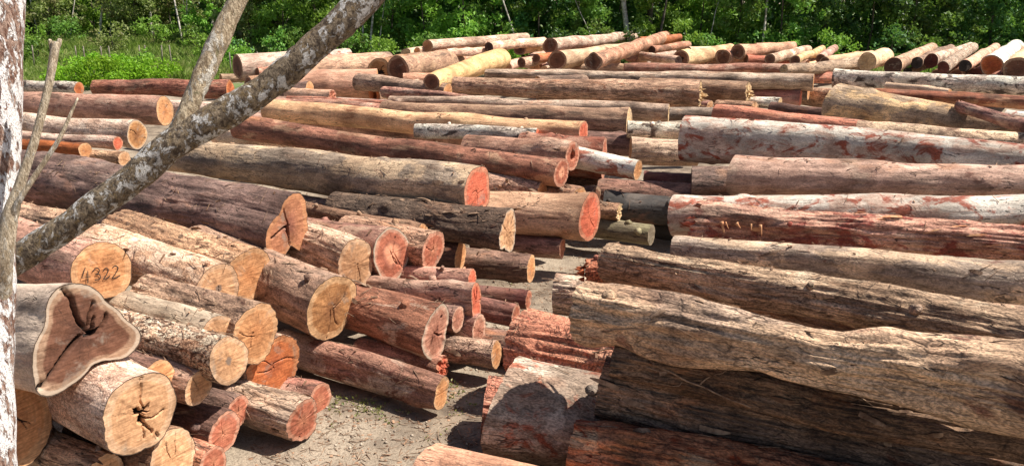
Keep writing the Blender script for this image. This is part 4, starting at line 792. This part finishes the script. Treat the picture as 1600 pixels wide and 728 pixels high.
# small stones and weeds on the open sand
parts=[]
ico=np.array([[0,0,1],[.9,0,.3],[.3,.85,.3],[-.7,.5,.3],[-.7,-.5,.3],[.3,-.85,.3],[0,0,-.6]]); it=np.array([[0,1,2],[0,2,3],[0,3,4],[0,4,5],[0,5,1],[6,2,1],[6,3,2],[6,4,3],[6,5,4],[6,1,5]])
for k in range(2600):
    px=rng.uniform(350,1080); t=rng.uniform(7.5,16); x=(px-800)/F*t; y=t*1.02; h=drop(x,y)
    if h is None or not h[2].name.startswith('ground'): continue
    s_=rng.uniform(.006,.028); V7=ico*s_*rng.uniform(.6,1.2,3)+h[0]; parts.append((V7,np.zeros((0,4),int),it))
V,Fq=join(parts); tag(mesh('pebbles',V,Fq,plain('stone',(.16,.12,.09),(.5,.42,.33),5)),'small stones and clods on the open sand',kind='stuff')
def leafmat(name,c1,c2,tr=.3,c3=None):
    m,n,bs=M(name); q=NB(n); geo=q.n('ShaderNodeNewGeometry'); ri=geo.outputs['Random Per Island']; oi=q.n('ShaderNodeObjectInfo').outputs['Random']
    nz=q.noise(geo.outputs['Position'],.9,3,.5)
    col=q.mix(ri,c1,c2); 
    if c3: col=q.mix(q.math('MULTIPLY',q.ss(nz,.5,.62),.8),col,c3)
    hs=q.n('ShaderNodeHueSaturation'); q.set(hs.inputs['Hue'],q.math('ADD',.485,q.math('MULTIPLY',oi,.03))); q.set(hs.inputs['Value'],q.math('ADD',.9,q.math('MULTIPLY',oi,.6))); q.set(hs.inputs['Color'],col)
    q.set(bs.inputs['Base Color'],hs.outputs[0]); bs.inputs['Roughness'].default_value=.5; bs.inputs['Specular IOR Level'].default_value=.35
    tl=q.n('ShaderNodeBsdfTranslucent'); q.set(tl.inputs[0],q.mix(.5,hs.outputs[0],(.25,.4,.04))); ms=q.n('ShaderNodeMixShader'); ms.inputs[0].default_value=tr
    q.set(ms.inputs[1],bs.outputs[0]); q.set(ms.inputs[2],tl.outputs[0]); n.links.new(ms.outputs[0],n.nodes['Material Output'].inputs[0]); return m
LF=[leafmat('leaf_dark',(.04,.11,.025),(.09,.20,.045),.28,(.03,.06,.02)),leafmat('leaf_mid',(.08,.20,.03),(.18,.33,.06),.4,(.10,.13,.03)),leafmat('leaf_light',(.13,.27,.03),(.26,.42,.07),.42),leafmat('leaf_olive',(.15,.21,.05),(.28,.32,.11),.38,(.16,.13,.06))]
LFB=leafmat('leaf_bright',(.14,.32,.01),(.26,.48,.03),.45)
GR=leafmat('grass_blades',(.12,.20,.03),(.24,.32,.08),.4,(.34,.33,.14))
BR_P=plain('bark_pale',(.24,.21,.18),(.62,.57,.50),5); BR_D=plain('bark_dim',(.05,.04,.03),(.16,.13,.10),5)
def leaves(C,size,nrm=None,asp=.55):
    """folded leaf faces (two triangles pairs) at centres C"""
    n=len(C); t=rng.normal(size=(n,3)); t[:,2]-=.35; t/=np.linalg.norm(t,axis=1)[:,None]
    r=rng.normal(size=(n,3)); 
    if nrm is not None: r=nrm*1.4+r*.7
    u=np.cross(t,r); u/=np.linalg.norm(u,axis=1)[:,None]+1e-9; w_=np.cross(t,u)
    s=(size*rng.uniform(.6,1.4,n))[:,None]
    V=np.stack([C-t*s*.5,C+u*s*asp*.5+w_*s*.10,C+t*s*.5,C-u*s*asp*.5+w_*s*.10],1).reshape(-1,3)
    b_=np.arange(n)[:,None]*4; T=np.concatenate([b_+[[0,1,2]],b_+[[0,2,3]]]); return V,T
def clumps(n,lo,hi,fn): return [fn(rng.uniform(lo,hi,3)) for _ in range(n)]
def tree(name,x,y,H,W,low,mat,bmat,label,cat,nc,nl,ls,tr=.12,lean=0,group=None,depth=None,z0=0.05):
    root=tag(empty(name,(x,y,z0)),label,cat,group); D=depth or W
    # trunk with limbs
    k=np.linspace(0,1,9); tx=lean*k+.15*vn(k*3,x,y,1); ty=.15*vn(k*3,x,y,2); pts=np.stack([tx,ty,k*H*.8],-1)
    parts=[tube(pts,tr*(1-.75*k)+.01,7,.2)]
    tips=[]
    for b_ in range(max(4,nc//5)):
        f=rng.uniform(.12,.95); p=np.array([np.interp(f,k,tx),np.interp(f,k,ty),f*H*.8]); an=rng.uniform(0,6.28); ln=rng.uniform(.4,1)*W*.8
        e=p+np.array([math.cos(an)*ln,math.sin(an)*ln,rng.uniform(.1,.7)*ln]); md=(p+e)/2+np.array([0,0,.12*ln]); parts.append(tube(np.array([p,md,e]),[tr*.4*(1-f*.6),tr*.25*(1-f*.6),.012],5)); tips.append(e)
    V,Fq=join(parts); mesh('trunk',V,Fq,bmat,root)
    Cs=[];N=[]
    for c in range(nc):
        zc=low+(H-low)*rng.random()**.85; fr=(zc-low)/(H-low); wr=W*(.75+.35*math.sin(fr*3.0))
        if fr>.75: wr*=1-(fr-.75)*2.2
        an=rng.uniform(0,6.28); rr=wr*rng.random()**.5; cc=np.array([lean*zc/H+math.cos(an)*rr,math.sin(an)*rr*D/W,zc]); cr=rng.uniform(.3,.85)*(W/2.2)**.5
        if len(tips) and rng.random()<.35: cc=tips[rng.integers(len(tips))]+rng.normal(size=3)*.2
        m_=int(nl*rng.uniform(.5,1.5)); d=rng.normal(size=(m_,3)); d/=np.linalg.norm(d,axis=1)[:,None]; d[:,2]*=.75
        rad=cr*rng.uniform(.35,1.08,m_)[:,None]; pc=cc+d*rad; pc[:,2]=np.maximum(pc[:,2],.05); Cs.append(pc); N.append(d)
    V,T=leaves(np.concatenate(Cs),ls,np.concatenate(N)); mesh('crown',V,T,mat,root,smooth=False); return root
ORD=['leftmost','second','third','fourth','fifth','sixth','seventh','eighth','ninth','tenth','eleventh','twelfth','thirteenth','fourteenth','fifteenth','sixteenth','seventeenth','eighteenth','nineteenth','twentieth','twenty-first','twenty-second','twenty-third','twenty-fourth','twenty-fifth','twenty-sixth']
# front row of the forest: (pixel x, distance, height, half width, lowest leaves, leaf kind)
row=[(-60,64,6,2.8,.4,1),(30,66,6.5,2.6,.8,1),(95,63,5.5,2.4,.3,3),(165,66,6,2.6,.7,2),(225,63,5.2,2.2,.3,3),(285,65,6,2.4,.5,3),(345,62,5.6,2.3,.3,2),(400,58,5.5,2.2,.2,3),(450,56,6,2.2,.3,2),(505,55,5.6,2.0,.2,2),(560,57,7,2.2,.5,1),(615,55,7.5,2.1,.3,1),(670,55,8,2.1,.2,2),(725,54,9,2.2,.3,2),(785,55,8,2.2,.2,1),(845,56,8,2.1,.2,0),(905,55,9,2.1,.5,1),(960,57,9,2.2,.6,0),(1025,55,8,2.1,.3,2),(1085,55,7.5,2.2,.3,2),(1145,54,8,2.2,.2,1),(1215,53,9,2.3,.4,1),(1280,54,8.5,2.3,.3,0),(1345,53,9,2.2,.5,0),(1405,53,8,2.2,.2,1),(1465,54,9,2.3,.3,0),(1530,53,9,2.3,.3,0),(1600,52,8.5,2.4,.3,1),(1680,52,8,2.5,.3,0)]
NM={0:'dark green',1:'mid green',2:'bright green',3:'olive green'}
cnt={}
for px,dist,H,W,low,kd in row:
    c=cnt.get(kd,0); cnt[kd]=c+1; x=(px-800)/F*dist
    tot=sum(1 for r in row if r[5]==kd)
    tree('broadleaf_tree',x,dist,H,W,low,LF[kd],BR_D,'%s leafy tree, %s from the left of its colour at the forest edge'%(NM[kd],ORD[c] if c else 'first'),'tree',64,80,[.25,.19,.32,.22,.28][len(cnt)*3%5 if False else int(px)%5],.06,rng.uniform(-.5,.5),'trees along the forest edge',z0=float(mz(x,dist)) if px<530 else .05)
# leafy shrubs at the foot of the forest
c=0
for px in range(300,1660,62):
    x=(px+rng.uniform(-15,15)-800)/F*51.5; d_=(50.3+rng.uniform(-.4,.6)) if px>520 else 52.5
    tree('shrub',x,d_,rng.uniform(1.5,2.8),1.25,.15,LF[rng.choice([0,1,2,1])],BR_D,'leafy shrub, %s from the left at the foot of the forest'%(ORD[c] if c else 'first'),'shrub',20,40,.20,.04,0,'shrubs at the foot of the forest'); c+=1
# bright bushes in the meadow
for k,(px,py,W,H) in enumerate([(122,139,1.1,1.25),(165,139,1.1,1.35),(210,139,.9,1.1),(250,136,1.0,1.2),(148,132,1.0,1.4),(195,132,.9,1.3),(98,134,.6,.7)]):
    p=ground_at(px,py); 
    tree('bush',p[0],p[1],H,W,.08,LFB,BR_D,['low bright green bush, front left of the meadow cluster','low bright green bush, front middle of the meadow cluster','small bright green bush in front of the pink-brown log','bright green bush at the right end of the meadow cluster','bright green bush at the back left of the cluster','bright green bush at the back middle of the cluster','tiny bright green bush alone left of the cluster'][k],'bush',26,60,.15,.03,0,'bright bushes in the meadow')
# shrubs mid meadow
for k,(px,dist,W,H,kd) in enumerate([(50,58,1.6,2.0,2),(120,60,1.5,1.8,1),(190,57,1.6,1.7,3),(255,59,1.5,1.9,2),(320,56,1.3,1.7,1),(375,50,1.0,1.2,2),(75,52,1.2,1.0,1),(235,48,1.0,.9,2),(335,46,.9,.8,3)]):
    x=(px-800)/F*dist
    tree('meadow_shrub',x,dist,H,W,.1,LF[kd],BR_D,'%s rounded shrub, %s from the left among the meadow grass'%(NM[kd],['first','third','fifth','seventh','eighth','last','second','sixth','ninth'][k]),'shrub',22,40,.2,.04,0,'shrubs in the meadow',z0=float(mz(x,dist)))
# dense wood behind
N_=70000; C=np.stack([rng.uniform(-56,56,N_),64+rng.uniform(0,9,N_)**1.0,rng.random(N_)**1.2*10],-1)
keep=(fbm(C[:,0]*.35,C[:,1]*.35,C[:,2]*.5,4,3)>-.3); C=C[keep]; C[:,1]-=np.where(C[:,0]>-16,6,-4)
V,T=leaves(C,.7); tag(mesh('distant_wood',V,T,LF[0],smooth=False),'dark depth of the forest behind the first trees',kind='stuff')
# slender pale stems
stems=[((45,-10),(66,66),62,.07),((118,-10),(112,60),61,.05),((162,-20),(155,56),61,.10),((175,0),(172,55),62,.05),((232,-10),(236,25),61,.09),((272,-10),(292,100),58,.07),((293,30),(295,92),59,.05),((329,-10),(331,42),60,.09),((568,40),(571,90),53,.07),((582,28),(580,92),52.5,.08),((598,25),(590,88),52,.035),((785,-10),(800,50),52,.06),((975,-10),(980,62),53,.2),((1016,-10),(1014,70),54,.24),((1042,-10),(1031,60),51.5,.07),((1202,-10),(1190,76),51,.08),((1120,20),(1100,80),51,.03),((910,25),(930,75),51.5,.03)]
SL=['pale stem leaning left behind the snag','thin dim stem right of the leaning pale one','white forked stem above the meadow','thin stem touching the white forked one','pale stem cut off high above the meadow','long thin white stem leaning in front of the trees','faint stem beside the long leaning white one','pale stem behind the fork branch of the leaning tree','white stem right of the leaning tree, left of its pair','white stem right of the leaning tree, right of its pair','thin crooked stem next to the white pair','thin pale stem at the centre slanting left','thick pale brown trunk in the centre of the forest edge','thickest dark trunk in the centre of the forest edge','pale stem right of the thickest dark trunk','thin tall pale stem right of centre','fine bare stem in front of the bright trees','fine bare stem left of the thick pale brown trunk']
for (a,b_,d_,r_),lb in zip(stems,SL):
    pa=at(a[0],a[1],d_); pb=at(b_[0],b_[1],d_); dv=(pb-pa); g0=pb+dv*((0.05-pb[2])/dv[2]) if dv[2]<-.5 else np.array([pb[0],pb[1],.05]); tp=pa-dv*(4.0/abs(dv[2]) if abs(dv[2])>.5 else 1)
    k=np.linspace(0,1,12)[:,None]; pts=g0+(tp-g0)*k; pts[:,0]+=.12*vn(k[:,0]*4,r_*99,d_,5); pts-=g0
    root=tag(empty('slender_tree',g0),lb,'tree','slender stems at the forest edge'); parts=[tube(pts,r_*(1-.5*k[:,0]),7,.15)]
    for q_ in range(5):
        f=rng.integers(5,11); an=rng.uniform(0,6.28); e=pts[f]+np.array([math.cos(an)*.8,math.sin(an)*.8,.9]); parts.append(tube(np.array([pts[f],(pts[f]+e)/2+[0,0,-.1],e]),[r_*.3,r_*.2,.01],5))
    V,Fq=join(parts); mesh('trunk',V,Fq,BR_D if 'dark' in lb else BR_P,root)
    Cc=np.concatenate([pts[11]+rng.normal(size=(60,3))*.6]+[pts[9]+rng.normal(size=(25,3))*.5]); V,T=leaves(Cc,.22); mesh('crown',V,T,LF[1],root,smooth=False)
# fence posts
POST=plain('post_wood',(.16,.13,.10),(.38,.33,.27),8)
fp=[(40,100,8),(65,102,9),(131,102,11),(143,104,7),(170,103,8),(184,104,7),(228,100,9),(240,101,8),(262,101,10),(277,102,14),(367,88,10),(409,84,6),(427,83,5)]
for k,(px,py,h) in enumerate(fp):
    d_=50 if px<300 else 47.5; x=(px-800)/F*d_; hh=1.25; ko=rng.uniform(-.06,.06)
    V,q4,t3=tube(np.array([[0,0,0],[ko,0,hh*.5],[ko*1.5,0,hh],[ko*1.5,0,hh+.02]]),[.04,.038,.035,.02],8,.2)
    z0=float(mz(x,d_))-.05
    o=mesh('fence_post',V,[q4,t3],POST); o.location=(x,d_,z0)
    tag(o,'weathered wooden fence post, %s from the left along the meadow'%(ORD[k] if k else 'first'),'fence post','fence posts across the meadow')
# meadow grass
def blades(n,fx,fy,hmin,hmax,zf,wd):
    x=fx(n); y=fy(n,x); k=fbm(x*.4,y*.4,0,33,3); h=rng.uniform(hmin,hmax,n)*(1+1.3*k); z=zf(x,y)
    an=rng.uniform(0,6.28,n); dx=np.cos(an)*wd; dy=np.sin(an)*wd; lx=rng.normal(size=n)*h*.35; ly=rng.normal(size=n)*h*.35
    V=np.stack([np.stack([x-dx,y-dy,z],-1),np.stack([x+dx,y+dy,z],-1),np.stack([x+lx*.4+dx*.7,y+ly*.4+dy*.7,z+h*.6],-1),np.stack([x+lx,y+ly,z+h],-1)],1).reshape(-1,3)
    b_=np.arange(n)[:,None]*4; return V,np.concatenate([b_+[[0,1,2]],b_+[[0,2,3]]])
fx=lambda n:rng.uniform(-46,-8,n)
V,T=blades(85000,fx,lambda n,x:44+rng.random(n)**1.1*20,.2,.6,mz,.035)
tag(mesh('meadow_grass',V,T,GR,smooth=False),'tall green grass covering the meadow','grass',kind='stuff')
V,T=blades(14000,lambda n:rng.uniform(-16,36,n),lambda n,x:47.2+rng.random(n)*5,.2,.7,lambda x,y:x*0,.035)
tag(mesh('forest_edge_grass',V,T,GR,smooth=False),'rough grass in front of the forest','grass',kind='stuff')
# small weeds on the sunny sand
Vs=[];Ts=[];o_=0
for k in range(170):
    px=rng.choice([rng.uniform(510,720),rng.uniform(520,700),rng.uniform(380,1050)]); py=rng.uniform(600,650)+(rng.random()<.3)*rng.uniform(-60,60)
    if px>740: py=rng.uniform(380,470)
    p=ground_at(px,py); h=drop(p[0],p[1])
    if h is None or not h[2].name.startswith('ground'): continue
    V,T=leaves(h[0]+rng.normal(size=(5,3))*[.03,.03,.012]+[0,0,.02],.035); Vs.append(V);Ts.append(T+o_);o_+=len(V)
WD=leafmat('weed_leaf',(.10,.13,.03),(.24,.22,.08),.3)
tag(mesh('ground_weeds',np.concatenate(Vs),np.concatenate(Ts),WD,smooth=False),'small weeds sprouting on the sunlit sand',kind='stuff')
# ------------------------------------------------------------------ foreground trees
def lichen(name,A,B,Pc,Qc,pa,qa,sc_,st=(1,1,1)):
    m,n,bs=M(name); q=NB(n); P=q.vmath('MULTIPLY',q.n('ShaderNodeTexCoord').outputs['Object'],st)
    n1=q.noise(P,sc_*2.2,8,.65,.4); col=q.mix(q.ss(n1,.38,.62),A,B)
    n2=q.math('ADD',q.math('MULTIPLY',q.noise(P,sc_,7,.7,.5),.62),q.math('MULTIPLY',q.noise(P,sc_*.3,4,.6),.38)); pm=q.ss(n2,pa-.005,pa+.03); col=q.mix(pm,col,Pc)
    n3=q.noise(q.vmath('ADD',P,(7.,3.,1.)),sc_*1.6,7,.7,.5); col=q.mix(q.ss(n3,qa,qa+.05),col,Qc)
    n4=q.noise(P,sc_*9,4,.6); col=q.mix(.5,col,q.mix(q.ss(n4,.35,.65),(.4,.36,.33),(1.5,1.5,1.5)),'MULTIPLY')
    q.set(bs.inputs['Base Color'],col); bs.inputs['Roughness'].default_value=.85; bs.inputs['Specular IOR Level'].default_value=.25
    bu=q.n('ShaderNodeBump'); bu.inputs['Strength'].default_value=.9; bu.inputs['Distance'].default_value=.012; q.set(bu.inputs['Height'],q.math('ADD',q.math('ADD',n1,q.math('MULTIPLY',pm,.3)),q.math('MULTIPLY',n4,.4))); q.set(bs.inputs['Normal'],bu.outputs[0]); return m
LB=lichen('lichen_bark',(.07,.05,.036),(.27,.21,.145),(.56,.54,.52),(.20,.14,.07),.515,.56,26,(1,1,.8))
WB=lichen('flaky_white_bark',(.13,.06,.04),(.42,.29,.23),(.80,.77,.76),(.20,.10,.07),.475,.58,42,(1,1,.4))
FB=lichen('pale_branch_bark',(.30,.22,.14),(.62,.51,.36),(.74,.69,.60),(.26,.23,.13),.52,.60,30,(1,1,.5))
SNB=lichen('snag_bark',(.36,.28,.19),(.62,.52,.39),(.72,.66,.57),(.24,.18,.12),.54,.62,45,(1,1,.3))
def limb(pp,t,n=60,seed=0,extra=None,lumpy=.12,nn=36):
    """pp: (x,y,width) seen from the viewpoint at distance t -> smooth rough tube"""
    P=np.array([at(x,y,t+dt)for x,y,w_,dt in pp]); W=np.array([w_*.92*(t+dt)/2/F for x,y,w_,dt in pp])
    if extra is not None:
        for e in extra[0]: P=np.concatenate([[e[0]],P]); W=np.concatenate([[e[1]],W])
        for e in extra[1]: P=np.concatenate([P,[e[0]]]); W=np.concatenate([W,[e[1]]])
    u=np.concatenate([[0],np.cumsum(np.linalg.norm(np.diff(P,axis=0),axis=1))]); k=np.linspace(0,u[-1],n)
    pts=np.stack([np.interp(k,u,P[:,i]) for i in range(3)],-1); 
    for _ in range(3): pts[1:-1]=(pts[:-2]+2*pts[1:-1]+pts[2:])/4
    rad=np.interp(k,u,W); V,Q,T=tube(pts,rad,nn)
    c=np.repeat(pts,nn,0); d=V[:-2]-c; ln=np.linalg.norm(d,axis=1)[:,None]+1e-9; R=ln[:,0].mean()
    f=1+lumpy*fbm(V[:-2,0]/R*.5,V[:-2,1]/R*.5,V[:-2,2]/R*.35,seed,3)*1.3+lumpy*.5*(ridge(V[:-2,0]/R*1.5,V[:-2,1]/R*1.5,V[:-2,2]/R*.7,seed+2)-.4)
    V[:-2]=c+d*f[:,None]; return V,Q,T
def part(name,limbs,mat,root):
    V,Fq=join(limbs); V=V-np.array(root.location); return mesh(name,V,Fq,mat,root)
t0=2.6; g0=at(-14,728,t0); base=np.array([g0[0]-.05,g0[1]+.1,0])
rt1=tag(empty('tree',base),'upright tree with flaky white and brown bark at the left edge','tree')
hi=at(-5,-60,t0)+np.array([.05,0,2.2])
part('trunk',[limb([(-5,-60,88,0),(-6,100,82,0),(-9,250,76,0),(-13,400,72,0),(-17,560,78,0),(-18,728,82,0)],t0,150,3,([(hi,.06)],[(base,.12)]),.07,56)],WB,rt1)
sn=[limb([(-6,470,46,.0),(4,400,34,-.08),(16,335,26,-.1),(29,295,17,-.1),(55,218,14.5,-.1),(76,136,13,-.1),(84,88,14,-.1),(88,66,14,-.1)],t0,70,5,None,.06,20),
    limb([(84,84,9,-.1),(80,72,8,-.1),(78,62,5,-.1)],t0,8,6,None,.05,10),limb([(87,80,10,-.1),(92,68,9,-.1),(94,61,6,-.1)],t0,8,7,None,.05,10)]
part('broken_branch',sn,SNB,rt1)
part('branch',[limb([(14,345,16,-.1),(32,309,10,-.12),(50,282,9.5,-.12),(93,218,7.5,-.12),(112,175,5.5,-.12),(122,153,3,-.12)],t0,30,8,None,.06,12)],SNB,rt1)
t1=3.3; bb=np.array([-3.3,t1-.1,0.])
rt2=tag(empty('leaning_tree',bb),'grey lichen covered tree leaning diagonally across the upper left','tree')
far=at(820,-250,t1)
part('trunk',[limb([(575,-6,54,0),(532,39,52,0),(460,102,50,0),(400,149,48,0),(345,183,50,0),(300,207,54,0),(270,225,54,0),(200,287,50,0),(100,357,49,0),(0,425,49,0),(-110,505,52,0),(-240,640,58,0)][::-1],t1,220,11,([(bb,.11)],[(far,.05),(at(900,-420,t1),.03)]),.16,64)],LB,rt2)
part('branch',[limb([(262,236,30,.01),(284,196,33,0),(300,158,32,0),(319,115,34,0),(334,80,35,0),(352,40,33,0),(370,4,31,0),(396,-46,29,0),(420,-90,26,0)],t1,90,13,([],[(at(470,-220,t1),.03)]),.12,44)],FB,rt2)
# loose roots and twigs lying against the big right hand logs
def twig(pp,t,lab,r=.008):
    P=np.array([at(x,y,t+dt) for x,y,dt in pp]); k=np.linspace(0,1,26); u=np.linspace(0,1,len(P)); pts=np.stack([np.interp(k,u,P[:,i]) for i in range(3)],-1)
    for _ in range(2): pts[1:-1]=(pts[:-2]+pts[1:-1]*2+pts[2:])/4
    pts+=.012*np.stack([vn(k*9,i*3.1,t,7) for i in range(3)],-1); c=pts.mean(0); V,q4,t3=tube(pts-c,r*(1-.65*k),6); o=mesh('twig',V,[q4,t3],SHRED); o.location=c; tag(o,lab,'twig','loose twigs and roots on the logs')
for tw in TWIGS:
    # rest on the nearest log surface seen along each line of sight
    P=[]
    for x,y in tw[0]:
        r=ray(x,y); rn=r/np.linalg.norm(r); h=sc.ray_cast(dg,Vector(CAM+rn*3.9),Vector(rn)); P.append((x,y,(np.linalg.norm(np.array(h[1])-CAM)/np.linalg.norm(r)-.015) if h[0] else 7.5))
    twig([(x,y,d) for x,y,d in P],0,tw[1],tw[2])
print('objects',len(bpy.data.objects),'verts',sum(len(m.vertices) for m in bpy.data.meshes))
